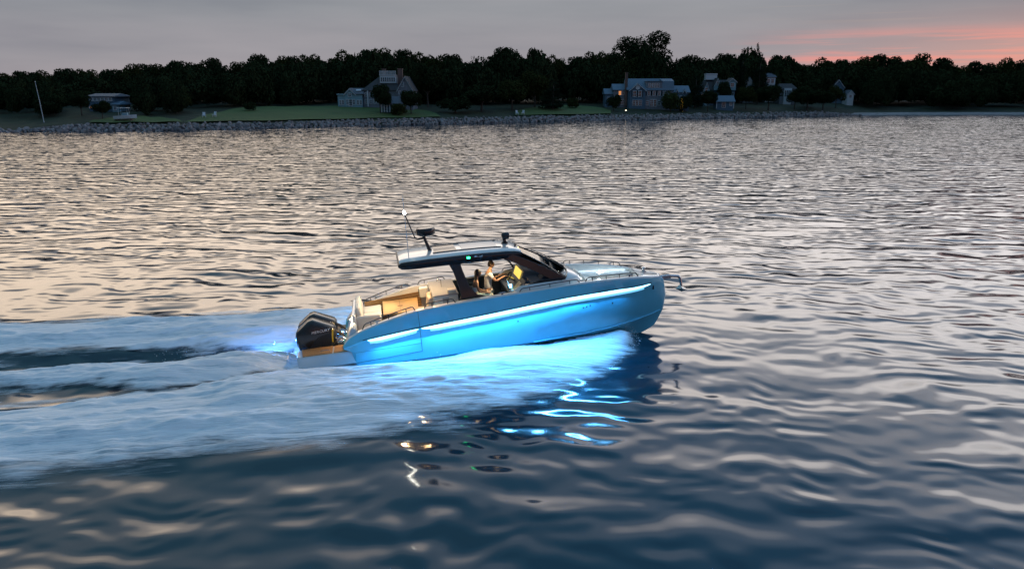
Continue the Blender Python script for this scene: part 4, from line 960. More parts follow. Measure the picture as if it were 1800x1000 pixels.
    # anchor and roller
    an = MB().box((10.45,0,.92), (.5,.12,.05)).box((10.45,-.07,.96), (.5,.02,.12)).box((10.45,.07,.96), (.5,.02,.12)).build('anchor_roller', M['steel'], BOAT, bevel=.008)
    MB().tube([(10.3,0,1.0),(10.7,0,.97),(10.98,0,.93),(11.06,0,.86),(11.1,0,.55)], [.04,.05,.055,.055,.045], 8).build('anchor_shank', M['steel'], an, smooth=50)
    MB().add([(10.88,0,.50),(11.34,0,.40),(11.06,-.24,.52),(11.06,.24,.52),(11.05,0,.62),(11.1,0,.36)], [(0,2,4),(0,4,3),(1,4,2),(1,3,4),(0,5,2),(0,3,5),(1,2,5),(1,5,3)]).build('anchor_fluke', M['steel'], an)
    MB().lathe([(.02,0),(.09,0),(.09,.05),(.05,.06),(.05,.13),(.09,.14),(.08,.17),(.01,.18)], (9.75,0,1.23), 14).build('windlass', M['steel'], an, smooth=50)
build_deck()
def rail(x0, x1, side, h=.13, inset=.10, n=2, z0=None):
    zf = lambda x: float(LS[3](x))+.035; yf = lambda x: side*(float(LS[2](x))-inset)
    xs = np.linspace(x0+.12, x1-.12, 14)
    pts = [(x0, yf(x0), zf(x0))]+[(x0+.06, yf(x0+.06), zf(x0+.06)+h*.8)]+[(x, yf(x), zf(x)+h) for x in xs]+[(x1-.06, yf(x1-.06), zf(x1)+h*.8), (x1, yf(x1), zf(x1))]
    r = MB().tube(pts, .016, 8).build('hand_rail', M['rail'], BOAT, smooth=60)
    for k in range(n):
        x = x0+(x1-x0)*(k+.5)/n; MB().tube([(x,yf(x),zf(x)-.01),(x,yf(x),zf(x)+h)], .013, 8).build('stanchion', M['rail'], r, smooth=60)
for side in (-1, 1):
    rail(.30, 1.92, side, n=3); rail(2.2, 3.15, side, n=2); rail(5.15, 7.1, side, h=.10, n=3); rail(7.3, 9.25, side, h=.12, n=4)
def build_stern():
    for side in (-1, 1):
        o = [( -1.72,.72),(-1.76,.95),(-1.72,1.38),(-1.55,1.50),(-.35,1.52),(.04,1.50),(.04,.72)]
        pl = MB().prism([(x, side*y) for x, y in o], 'z', -.06, .33).build('swim_platform', M['white' if side > 0 else 'gelcoat'], BOAT, bevel=.03)
        pl.data.materials[0] = M['platform']
        for a, b in ((-1.66,-.68),(-.63,-.02)):
            MB().prism([(a+.04 if a < -1 else a, side*.76),(b, side*.76),(b, side*1.45),(a+.12 if a < -1 else a, side*1.45)], 'z', .332, .352).build('teak_panel', M['teak'], pl)
        MB().tube([(-1.0,side*1.40,.36),(-1.0,side*1.40,.44),(-.75,side*1.40,.44),(-.75,side*1.40,.36)], .012, 6).build('grab_handle', M['steel'], pl, smooth=60)
    # transom wall, engine well
    MB().bb(-.34,.02,-.72,.72,-.5,.30).build('engine_bracket', M['platform'], BOAT, bevel=.03)
    MB().prism([(-.30,.35),(.05,.35),(.12,.95),(-.02,1.0),(-.22,.62)], 'y', -1.40, .62).build('transom', M['platform'], BOAT, bevel=.03)
    for side in (-1,1): MB().bb(-.58,-.32,side*.36-.2,side*.36+.2,.05,.42).build('transom_bracket', M['steel'], BOAT, bevel=.04)
M['platform'] = mat('platform_gelcoat', (.52,.60,.66), .35, var=.03, coat=.2)
build_stern()
def build_engine(y):
    body = [(-1.66,.10),(-1.80,.62),(-1.74,.86),(-1.36,1.15),(-1.22,1.18),(-.62,.90),(-.55,.80),(-.58,.22),(-.72,.08)]
    def shrink(p, k, c): return [(c[0]+(x-c[0])*k, c[1]+(z-c[1])*k) for x, z in p]
    c = (-1.15,.62); rows = []
    for yy, k in ((-.30,.80),(-.27,.93),(-.20,1.0),(.20,1.0),(.27,.93),(.30,.80)): rows.append([(x, y+yy, z) for x, z in shrink(body, k, c)])
    e = MB().grid(rows, closed=True).add(rows[0], [tuple(range(9))]).add(rows[-1], [tuple(range(8,-1,-1))]).build('outboard_engine', M['black'], BOAT, smooth=28, bevel=.018)
    for s in (-1, 1):
        MB().prism([(-1.42,.30),(-.72,.30),(-.70,.78),(-1.10,.66)], 'y', y+s*.285, y+s*.309).build('cowl_panel', M['blackmat'], e, bevel=.01)
        MB().tube([(-1.66,y+s*.292,.60),(-1.40,y+s*.30,.30),(-1.05,y+s*.306,.64),(-.74,y+s*.304,.76)], .008, 6).build('cowl_trim', M['rail'], e)
        MB().prism([(-.66,.82),(-.61,.84),(-.66,.44),(-.70,.46)], 'y', y+s*.278, y+s*.314).build('side_decal', M['yellow'], e)
        t = bpy.data.curves.new('lettering', 'FONT'); t.body = 'MERCURY'; t.size = .105; t.extrude = .003; t.align_x = 'CENTER'; t.space_character = 1.05; t.shear = .25
        to = bpy.data.objects.new('tmp', t); COL.objects.link(to); dg = bpy.context.evaluated_depsgraph_get(); me = bpy.data.meshes.new_from_object(to.evaluated_get(dg)); bpy.data.objects.remove(to)
        me.materials.clear(); me.materials.append(M['letter'])
        lo = link('lettering', me, e); lo.matrix_local = Matrix.Translation((-1.00, y+s*.3, .80)) @ Matrix.Rotation(RAD(180) if s > 0 else 0, 4, 'Z') @ Matrix.Rotation(RAD(90), 4, 'X') @ Matrix.Rotation(RAD(-5)*s*-1*-1, 4, 'Z')
        lo.scale = (1.15, 1.0, 4)
    MB().prism([(-1.60,.10),(-.80,.10),(-.86,-.35),(-1.0,-.9),(-1.35,-.95),(-1.42,-.4)], 'y', y-.09, y+.09).build('midsection', M['black'], e, bevel=.03)
    MB().prism([(-1.62,-.42),(-.85,-.42),(-.85,-.38),(-1.62,-.38)], 'y', y-.2, y+.2).build('cavitation_plate', M['black'], e)
    MB().tube([(-1.45,y,-.85),(-.95,y,-.85),(-.8,y,-.85)], [.11,.12,.02], 10).build('gearcase', M['black'], e, smooth=50)
    p = MB()
    for k in range(4):
        a = k*math.pi/2+.4; d = Vector((0, math.cos(a), math.sin(a))); n = Vector((0,-math.sin(a), math.cos(a))); b = Vector((-1.5,y,-.85))
        p.add([b+d*.05-n*.03, b+d*.18-n*.09+Vector((.05,0,0)), b+d*.2+n*.02, b+d*.1+n*.08-Vector((.06,0,0)), b+d*.05+n*.03-Vector((.03,0,0))], [(0,1,2,3,4)])
    p.build('propeller', M['steel'], e)
    MB().tube([(-.66,y+.05,.75),(-.45,y+.05,.62),(-.3,y+.05,.40)], .05, 8).build('rigging_hose', M['blackmat'], e, smooth=60)
    MB().tube([(-.62,y-.12,.42),(-.42,y-.12,.52),(-.2,y-.12,.36)], .06, 8).build('tilt_arm', M['steel'], e, smooth=60)
build_engine(-.37); build_engine(.37)
def build_hardtop():
    prof = [(1.60,2.72),(1.64,2.62),(2.2,2.60),(4.0,2.58),(5.0,2.55),(5.35,2.52),(5.45,2.58),(5.30,2.70),(4.6,2.78),(3.4,2.81),(2.2,2.80),(1.75,2.79)]
    def w(x): return 1.20-.18*max(0,(x-4.2)/1.3)**2-.10*max(0,(2.2-x)/.6)**2
    outer = [(1.62,2.68),(1.68,2.785),(2.4,2.80),(3.4,2.80),(4.6,2.77),(5.25,2.69),(5.46,2.585)]
    X = [1.58,1.66,1.9,2.6,3.4,4.2,4.8,5.2,5.42,5.5]
    zt = pchip(X, [2.70,2.76,2.785,2.80,2.80,2.785,2.755,2.71,2.645,2.58]); zb = pchip(X, [2.60,2.53,2.515,2.515,2.51,2.50,2.49,2.48,2.49,2.53])
    edge = MB(); rows = []
    for x in np.linspace(1.58, 5.5, 40):
        a, b, q = float(zt(x)), float(zb(x)), w(x); rows.append([(x,-q+.10,b),(x,-q+.02,b+.012),(x,-q,b+.5*(a-b)),(x,-q+.008,a-.06),(x,-q+.04,a-.022),(x,-.3,a-.03),(x,.3,a-.03),(x,q-.04,a-.022),(x,q-.008,a-.06),(x,q,b+.5*(a-b)),(x,q-.02,b+.012),(x,q-.10,b),(x,0,b+.02)])
    edge.grid(rows, closed=True).add(rows[0], [tuple(range(12,-1,-1))]).add(rows[-1], [tuple(range(13))])
    ht = edge.build('hardtop', M['black'], BOAT, smooth=35)
    rows = []
    for x in np.linspace(1.63, 5.42, 36):
        a, q = float(zt(x)), w(x)-.10; rows.append([(x,-q,a-.032),(x,-q+.03,a-.005),(x,-q*.6,a+.02),(x,0,a+.03),(x,q*.6,a+.02),(x,q-.03,a-.005),(x,q,a-.032)])
    top = MB().grid(rows).add(rows[0], [tuple(range(6,-1,-1))]).add(rows[-1], [tuple(range(7))]).build('roof_skin', M['white'], ht, smooth=45)
    for x0, x1, m in ((2.75,3.45,'black'),(3.62,4.75,'roofglass')):
        for (ya, yb) in ((-.52,.0),(.06,.58)) if x0 < 3 else ((-.52,.58),):
            rr = []
            for x in np.linspace(x0, x1, 6): a = float(zt(x))+.034; rr.append([(x,ya,a-.03),(x,ya,a),(x,(ya+yb)/2,a+.006),(x,yb,a),(x,yb,a-.03)])
            MB().grid(rr).add(rr[0],[(4,3,2,1,0)]).add(rr[-1],[(0,1,2,3,4)]).build('roof_hatch', M[m], ht, smooth=40)
    for y in (-.56,.62):
        MB().tube([(x, y, float(zt(x))+.035) for x in np.linspace(2.7, 4.85, 8)], .018, 6).build('hatch_rail', M['rail'], ht, smooth=60)
    # radar on its strut, mast with the white light
    MB().tube([(2.66,0,2.80),(2.56,0,3.1),(2.50,0,3.32)], [.07,.05,.05], 10).build('radar_strut', M['black'], ht, smooth=60)
    rd = MB().lathe([(.02,0),(.22,0),(.29,.04),(.30,.10),(.30,.19),(.27,.245),(.15,.26),(.01,.262)], (2.58,0,3.32), 28).build('radar_dome', M['black'], ht, smooth=40)
    MB().tube([(2.52,.0,3.26),(2.30,0,3.24),(2.22,0,3.30),(2.10,0,3.70),(2.0,0,4.03)], .02, 8).build('light_mast', M['rail'], ht, smooth=60)
    MB().tube([(2.14,-.16,3.22),(2.62,.12,3.20)], .012, 6).build('mast_brace', M['rail'], ht)
    MB().lathe([(.005,-.05),(.035,-.045),(.04,0),(.035,.045),(.005,.06)], (1.99,0,4.10), 12).build('masthead_light', M['masthead'], ht, smooth=60)
    MB().tube([(1.94,-.80,2.78),(1.95,-.80,3.6),(1.98,-.80,4.75)], [.014,.010,.005], 6).build('antenna', M['letter'], ht, smooth=60)
    MB().tube([(1.99,0,4.14),(1.98,0,4.62)], [.008,.004], 6).build('whip_antenna', M['letter'], ht, smooth=60)
    sl = MB().lathe([(.01,0),(.11,0),(.11,.06),(.06,.09),(.055,.17),(.02,.18)], (5.08,.05,2.74), 16).build('searchlight', M['black'], ht, smooth=45)
    MB().tube([(5.0,.05,2.99),(5.05,.05,3.0),(5.2,.05,3.0),(5.24,.05,2.995)], [.08,.12,.12,.09], 16).build('lamp_head', M['black'], sl, smooth=45)
    MB().tube([(5.34,-.3,2.69),(5.37,-.3,2.76)], [.03,.03], 10).build('horn', M['black'], ht)
    # green side light, red one opposite, emblem
    for s, m in ((-1,'green'),(1,'redlamp')): MB().box((3.72, s*(w(3.72)+.005), 2.685), (.09,.03,.06)).build('navigation_light', M[m], ht, bevel=.012)
    for s in (-1,):
        y = s*(w(4.05)+.006); mb = MB()
        mb.add([(3.90,y,2.700),(3.95,y,2.725),(4.01,y,2.700),(4.00,y,2.680),(3.93,y,2.684)], [(0,1,2,3,4)]); mb.add([(4.02,y,2.69),(4.10,y,2.70),(4.16,y,2.684),(4.17,y,2.674),(4.03,y,2.674)], [(0,1,2,3,4)]); mb.add([(4.12,y,2.705),(4.145,y,2.722),(4.17,y,2.71),(4.15,y,2.698)], [(0,1,2,3)])
        mb.build('emblem', M['letter'], ht, fixn=False)
    for x, y in ((2.0,-.6),(2.0,.6),(2.7,0),(4.3,0)): MB().lathe([(.005,0),(.06,0),(.06,-.02),(.005,-.02)], (x,y,float(zb(x))+.0), 12).build('ceiling_lamp', M['warmlamp'], ht)
    # supports: aft posts, forward pillars
    for s in (-1,):
        rows = [[(x-wd/2,s*y,z),(x-wd/2,s*(y-.10),z),(x+wd/2,s*(y-.10),z),(x+wd/2,s*y,z)] for x, wd, y, z in ((3.26,.36,1.12,2.60),(3.36,.30,1.18,2.3),(3.50,.32,1.25,1.8),(3.62,.50,1.30,1.52),(3.75,.95,1.31,1.40),(3.80,1.1,1.31,1.2))]
        MB().grid(rows, closed=True).add(rows[0],[(3,2,1,0)]).add(rows[-1],[(0,1,2,3)]).build('roof_post', M['black'], BOAT, smooth=50, bevel=.015)
    for s in (-1, 1):
        rows = []
        for t in np.linspace(0, 1, 10):
            x = 4.95+t*1.62; z = 2.56-.90*t-.04*math.sin(t*3.14)*-1; y = 1.12+.17*t; wd = .24-.02*t
            rows.append([(x-wd*.5,s*y,z-.06-.05*t),(x-wd*.5,s*(y-.07),z-.06-.05*t),(x+wd*.6,s*(y-.07),z+.06),(x+wd*.6,s*y,z+.06)])
        MB().grid(rows, closed=True).add(rows[0],[(3,2,1,0)]).add(rows[-1],[(0,1,2,3)]).build('windshield_pillar', M['black'], BOAT, smooth=50, bevel=.01)
        rows = [[(5.0,s*1.33,1.66),(5.0,s*1.33,1.60)],[(6.75,s*1.27,1.68),(6.75,s*1.27,1.60)]]
        MB().prism([(5.35,1.62),(6.70,1.66),(6.70,1.72),(5.9,1.72)], 'y', s*1.24, s*1.31).build('pillar_foot', M['black'], BOAT, bevel=.01)
    # windshield panes: centre and two wings
    def pane(a, b, c, d, n=8, name='windshield_pane'):
        A, B, C_, D = map(Vector, (a,b,c,d)); rows = []
        for i in range(n+1):
            t = i/n; p, q = A.lerp(B, t), D.lerp(C_, t); bow = math.sin(t*math.pi)*.0
            rows.append([p, p.lerp(q,.5)+Vector((.03,0,.02)), q])
        o = MB().grid(rows).build(name, M['glass'], BOAT, smooth=60); m_ = o.modifiers.new('thick','SOLIDIFY'); m_.thickness = .008; return o
    pane((5.42,-1.03,2.60),(5.50,0,2.62),(6.98,0,1.76),(6.72,-1.2,1.70)); pane((5.50,0,2.62),(5.42,1.03,2.60),(6.72,1.2,1.70),(6.98,0,1.76))
    MB().tube([(5.52,0,2.62),(6.25,0,2.23),(6.99,0,1.77)], .02, 6).build('windshield_mullion', M['black'], BOAT)
    MB().tube([(6.73,-1.2,1.70),(6.9,-.7,1.74),(6.99,0,1.77),(6.9,.7,1.74),(6.73,1.2,1.70)], .025, 6).build('windshield_base', M['black'], BOAT)
    for y in (-.5,.55): MB().tube([(6.95,y,1.78),(6.5,y+.1,2.08),(6.1,y+.35,2.28)], .014, 6).build('wiper', M['blackmat'], BOAT)
    # far side window frame seen behind the driver
    MB().tube([(4.75,1.12,2.56),(4.86,1.18,2.25),(5.1,1.24,2.08),(5.35,1.26,1.9),(5.55,1.28,1.66)], .024, 8).build('side_window_frame', M['black'], BOAT, smooth=60)
    MB().tube([(5.1,1.12,2.54),(5.3,1.2,2.1),(5.5,1.28,1.64)], .024, 8).build('side_window_bar', M['black'], BOAT, smooth=60)
M['roofglass'] = mat('roof_glass', (.55,.57,.58), .12, var=.05); M['redlamp'] = mat('red_lamp', (.6,.05,.05), .3, var=0, emis=(1,.05,.03), estr=10); M['warmlamp'] = mat('warm_lamp', (1,.8,.5), .4, var=0, emis=(1,.66,.30), estr=12)
build_hardtop()
def build_interior():
    # aft sofa
    sf = MB().bb(.12,.85,-.55,1.18,.49,.86).build('aft_sofa', M['greyvinyl'], BOAT, bevel=.04)
    for a, b in ((-.52,.30),(.32,1.15)): MB().bb(.30,.90,a,b,.865,.98).build('seat_cushion', M['vinyl'], sf, bevel=.045)
    for a, b in ((-.52,.30),(.32,1.15)): MB().box((.21,(a+b)/2,1.16), (.16,b-a,.44), (0,RAD(-10),0)).build('back_cushion', M['vinyl'], sf, bevel=.05)
    MB().bb(.12,.86,-.72,-.57,.49,1.14).build('arm_cushion', M['vinyl'], sf, bevel=.05)
    MB().bb(-.02,.12,-.75,1.25,.49,1.22).build('sofa_back', M['white'], sf, bevel=.04)
    # table
    tb = MB().prism([(.95,-.50),(2.06,-.55),(2.12,1.15),(.95,1.2)], 'z', 1.02, 1.06).build('cockpit_table', M['table'], BOAT, bevel=.012)
    MB().bb(1.50,1.512,-.53,1.17,1.0605,1.0625).build('table_joint', M['teak'], tb); MB().lathe([(.005,0),(.09,0),(.09,.006),(.005,.006)], (1.51,.32,1.061), 14).build('table_hinge', M['teak'], tb)
    MB().lathe([(.16,.49),(.16,.53),(.06,.56),(.06,1.0),(.14,1.02)], (1.5,.3,0), 16).build('table_pedestal', M['steel'], tb, smooth=40); MB().bb(1.30,1.62,-.42,-.30,.49,1.0).build('table_leg', M['greyvinyl'], tb, bevel=.02)
    # forward seat facing aft
    st = MB().bb(1.95,2.45,-.88,.05,.49,.90).build('cockpit_seat', M['greyvinyl'], BOAT, bevel=.04)
    MB().bb(1.90,2.40,-.86,.03,.905,1.03).build('seat_cushion', M['tanvinyl'], st, bevel=.05); MB().box((2.42,-.41,1.24), (.14,.9,.5), (0,RAD(8),0)).build('back_cushion', M['tanvinyl'], st, bevel=.05); MB().bb(1.98,2.42,-1.0,-.90,.49,1.16).build('arm_cushion', M['vinyl'], st, bevel=.04)
    rg = MB(); rg.tube([(2.40+.075*math.cos(a), -1.02, .98+.11*math.sin(a)) for a in np.linspace(-1.4, 1.4, 12)], .014, 6); rg.build('speaker_ring_light', M['ledsmall'], st)
    # galley unit behind the helm seats
    ga = MB().bb(2.55,3.32,-.85,1.2,.49,1.50).build('galley_unit', M['white'], BOAT, bevel=.03); MB().bb(2.53,3.34,-.87,1.22,1.502,1.54).build('worktop', M['greyvinyl'], ga, bevel=.012)
    for x0, x1 in ((2.58,2.80),(2.83,3.05),(3.08,3.30)): MB().bb(x0,x1,-.872,-.853,.55,1.44).build('locker_door', M['white' if x0 != 2.83 else 'greyvinyl'], ga, bevel=.006)
    for y0, y1 in ((-.8,-.15),(-.1,.5),(.55,1.15)): MB().bb(2.528,2.548,y0,y1,.55,1.44).build('locker_door', M['white'], ga, bevel=.006)
    MB().bb(2.2,2.5,1.0,1.3,1.05,1.38).build('speaker_pod', M['white'], ga, bevel=.03); MB().bb(2.19,2.198,1.06,1.24,1.12,1.32).build('speaker_grille', M['blackmat'], ga)
    MB().bb(3.0,3.28,-.84,-.55,1.545,1.66).build('sink_cover', M['vinyl'], ga, bevel=.03); MB().tube([(2.9,.2,1.54),(2.9,.2,1.78),(2.8,.2,1.80),(2.76,.2,1.74)], .015, 8).build('tap', M['steel'], ga, smooth=60)
    MB().box((3.15,-.88,1.3),(.26,.02,.34)).build('glove_locker', M['vinyl'], ga, bevel=.01); MB().box((2.96,-.885,.75),(.05,.012,.1)).build('switch_panel', M['ledsmall'], ga)
    # helm seats
    for y, nm in ((-.52,'helm_seat'),(.28,'helm_seat'),(.92,'helm_seat')):
        s = MB().bb(3.75,3.98,y-.2,y+.2,.49,1.04).build(nm, M['blackmat'], BOAT, bevel=.04)
        MB().bb(3.62,4.18,y-.27,y+.27,1.04,1.16).build('seat_cushion', M['navy'], s, bevel=.05); MB().box((3.60,y,1.52), (.12,.54,.80), (0,RAD(-13),0)).build('back_cushion', M['navy'], s, bevel=.05)
        MB().box((3.535,y,1.55), (.03,.50,.84), (0,RAD(-13),0)).build('seat_shell', M['white'], s, bevel=.012)
        for q in (-1,1): MB().box((3.88,y+q*.27,1.30), (.36,.05,.06)).build('armrest', M['navy'], s, bevel=.02)
        MB().bb(4.12,4.35,y-.2,y+.2,.62,.66).build('foot_rest', M['steel'], s, bevel=.01)
    # helm console and dash
    cs = MB().prism([(4.95,.49),(6.6,.49),(6.6,1.60),(5.75,1.62),(5.50,1.66),(5.38,1.50),(5.18,1.36),(4.98,1.28),(5.05,.9)], 'y', -.95, 1.22).build('helm_console', M['navy'], BOAT, bevel=.03)
    MB().prism([(5.44,1.56),(5.55,1.86),(5.85,1.83),(6.3,1.62)], 'y', -.35, .95).build('instrument_hood', M['dash'], cs, bevel=.03)
    for y0, y1 in ((-.24,.20),(.26,.70)):
        a = Vector((5.40,0,1.585)); b = Vector((5.50,0,1.84)); MB().add([(a.x,y0,a.z),(a.x,y1,a.z),(b.x,y1,b.z),(b.x,y0,b.z)], [(0,3,2,1)]).build('display', M['screen'], cs, fixn=False).modifiers.new('t','SOLIDIFY').thickness = .02
    MB().box((5.30,-.55,1.475), (.24,.38,.015), (0,RAD(-40),0)).build('switch_panel', M['switch'], cs); MB().box((5.14,-.60,1.365), (.16,.3,.015), (0,RAD(-24),0)).build('chart_tray', M['switch'], cs)
    MB().prism([(5.9,1.64),(6.55,1.62),(6.55,1.74),(6.1,1.78)], 'y', -1.0, -.4).build('dash_pad', M['navy'], cs, bevel=.03); MB().prism([(5.6,1.63),(6.7,1.61),(6.7,1.66),(5.6,1.68)], 'y', -1.15, 1.15).build('dash_top', M['dash'], cs, bevel=.02)
    MB().bb(5.95,6.2,-.3,-.05,1.82,1.92).build('compass', M['blackmat'], cs, bevel=.04)
    w = MB(); R = .19; c = Vector((5.14,.20,1.60)); ax = Vector((math.cos(RAD(35)),0,-math.sin(RAD(35)))); u1 = Vector((0,1,0)); u2 = ax.cross(u1)
    ring = [c+(u1*math.cos(a)+u2*math.sin(a))*R for a in np.linspace(0, 2*math.pi, 25)]; w.tube(ring, .018, 8)
    sw = w.build('steering_wheel', M['blackmat'], BOAT, smooth=60); MB().tube([c, c+ax*.16, c+ax*.35], [.05,.04,.03], 8).build('steering_column', M['steel'], sw, smooth=60)
    for a in (0, 2.1, 4.2): MB().tube([c, c+(u1*math.cos(a)+u2*math.sin(a))*R], .013, 6).build('spoke', M['steel'], sw)
    MB().bb(5.0,5.16,-.32,-.18,1.32,1.48).box((5.02,-.25,1.55),(.03,.05,.18),(0,RAD(-20),0)).build('throttle_lever', M['steel'], BOAT, bevel=.01)
    MB().lathe([(.03,0),(.045,.0),(.05,.11),(.045,.11)], (5.06,-.5,1.40), 12).build('cup_holder', M['ledsmall'], cs)
M['dash'] = mat('dash_leather', (.16,.17,.185), .55, var=.1); M['switch'] = mat('switch_plate', (.35,.25,.10), .35, var=.5, vscale=22)
build_interior()
def lamp(name, typ, loc, energy, col, rot=(0,0,0), size=.1, size_y=None, parent=BOAT, spot=None):
    l = bpy.data.lights.new(name, typ); l.energy = energy; l.color = col
    if typ == 'AREA':
        l.size = size
        if size_y: l.shape = 'RECTANGLE'; l.size_y = size_y
    else: l.shadow_soft_size = size
    if spot: l.spot_size = spot; l.spot_blend = .6
    o = bpy.data.objects.new(name, l); COL.objects.link(o); o.parent = parent; o.location = loc; o.rotation_euler = rot; return o
BLUE = (.08,.43,1.0)
# the LED strip's light: thin strips tucked under the rub rail, shining down and out
for side in (-1, 1):
    for a, b, e in ((.5,1.9,75),(2.1,4.1,125),(4.1,6.1,130),(6.1,7.6,84),(7.6,8.9,24)):
        xm = (a+b)/2; ya, yb = hully(a, float(LK[3](a)))+.05, hully(b, float(LK[3](b)))+.05; ang = math.atan2((yb-ya)*side, b-a); z = float(LK[3](xm))-.20
        lamp('strip_light', 'AREA', (xm, side*(ya+yb)/2+side*.02, z), e, BLUE, (RAD(42)*side, math.atan2(float(LK[3](b))-float(LK[3](a)), b-a)*-1, ang), b-a, .05)
# underwater lights at the transom
for y in (-1.1,-.1,.1,1.1): lamp('underwater_light', 'POINT', (-.55, y, .0), 40, (.10,.32,1.0), size=.06)
lamp('underwater_light', 'POINT', (-2.5, -.1, .42), 110, (.10,.34,1.0), size=.08)
for x, y, e in ((1.9,-.6,110),(1.9,.6,110),(2.5,0,40)): lamp('cockpit_lamp', 'POINT', (x,y,2.52), e, (1.0,.64,.30), size=.05)
def aim(loc, to): return (Vector(to)-Vector(loc)).to_track_quat('-Z', 'Y').to_euler()
def lens(loc, m, r=.03): MB().lathe([(.002,-.02),(r,-.012),(r,.012),(.002,.02)], loc, 10).build('fill_lens', M[m], BOAT, smooth=60)  # made-up lens, added where a fill light sits
p = (-.10,-.72,1.10); lamp('platform_fill', 'POINT', p, 34, (1.0,.62,.3), size=.03); lens((-.045,-.72,1.10), 'warmlamp')  # added fill light, warms the teak of the near platform
p = (1.72,.3,2.49); lamp('sofa_fill', 'SPOT', p, 150, (1.0,.80,.52), aim(p, (.35,.3,1.0)), .04, spot=RAD(75)); lens((1.72,.3,2.515), 'warmlamp')  # added fill light, brightens the aft sofa
p = (4.75,-.45,2.44); lamp('helm_fill', 'SPOT', p, 85, (1.0,.74,.42), aim(p, (4.35,-.25,1.5)), .04, spot=RAD(105)); lens((4.75,-.45,2.475), 'warmlamp')  # added fill light, lifts the people out of the hardtop's shade
for sd in (-1, 1):
    p = (8.45, sd*(inner_y(8.45)-.10), 1.27); lamp('bow_strip_light', 'AREA', p, 13, (.72,.9,1.0), aim(p, (8.45, 0, 1.25)), .03, 1.5)
p = (5.52,.0,2.60); lamp('deck_fill', 'SPOT', p, 110, (1,.93,.82), aim(p, (7.2,0,1.7)), .03, spot=RAD(60)); lens((5.515,0,2.585), 'warmlamp', .02)  # added fill light, whitens the foredeck below the windshield

# ------------------------------------------------------------------ the two people aboard
def skin_mesh(name, chain, m, parent, root=0, sub=2):
    """chain: {key: (pos, radius, parent key)}"""
    keys = list(chain); idx = {k: i for i, k in enumerate(keys)}
    me = bpy.data.meshes.new(name); me.from_pydata([chain[k][0] for k in keys], [(idx[chain[k][2]], idx[k]) for k in keys if chain[k][2]], [])
    me.materials.append(m); o = link(name, me, parent); o.modifiers.new('skin', 'SKIN').use_smooth_shade = True
    for k in keys:
        r = chain[k][1]; r = r if isinstance(r, tuple) else (r, r); sv = me.skin_vertices[0].data[idx[k]]; sv.radius = r; sv.use_root = idx[k] == root
    ss = o.modifiers.new('sub', 'SUBSURF'); ss.levels = ss.render_levels = sub; return o
def hand(ch, wrist, pkey, d, up, side):
    """a palm with four fingers and a thumb from the wrist along d"""
    d = Vector(d).normalized(); up = Vector(up).normalized(); lat = d.cross(up).normalized(); w = Vector(wrist); p = w+d*.07
    ch[pkey+'palm'] = (tuple(p), (.036,.022), pkey)
    for k, (off, l) in enumerate(((-.030,.062),(-.010,.072),(.010,.068),(.030,.052))):
        a = p+lat*off+d*.030; b = a+d*l*.6-up*.008; c = b+d*l*.35-up*.030
        ch[f'{pkey}f{k}a'] = (tuple(a), .0105, pkey+'palm'); ch[f'{pkey}f{k}b'] = (tuple(b), .0095, f'{pkey}f{k}a'); ch[f'{pkey}f{k}c'] = (tuple(c), .008, f'{pkey}f{k}b')
    a = p-d*.015+lat*(-.038*side); b = a+d*.045+lat*(-.018*side)-up*.01
    ch[pkey+'ta'] = (tuple(a), .012, pkey+'palm'); ch[pkey+'tb'] = (tuple(b), .010, pkey+'ta')
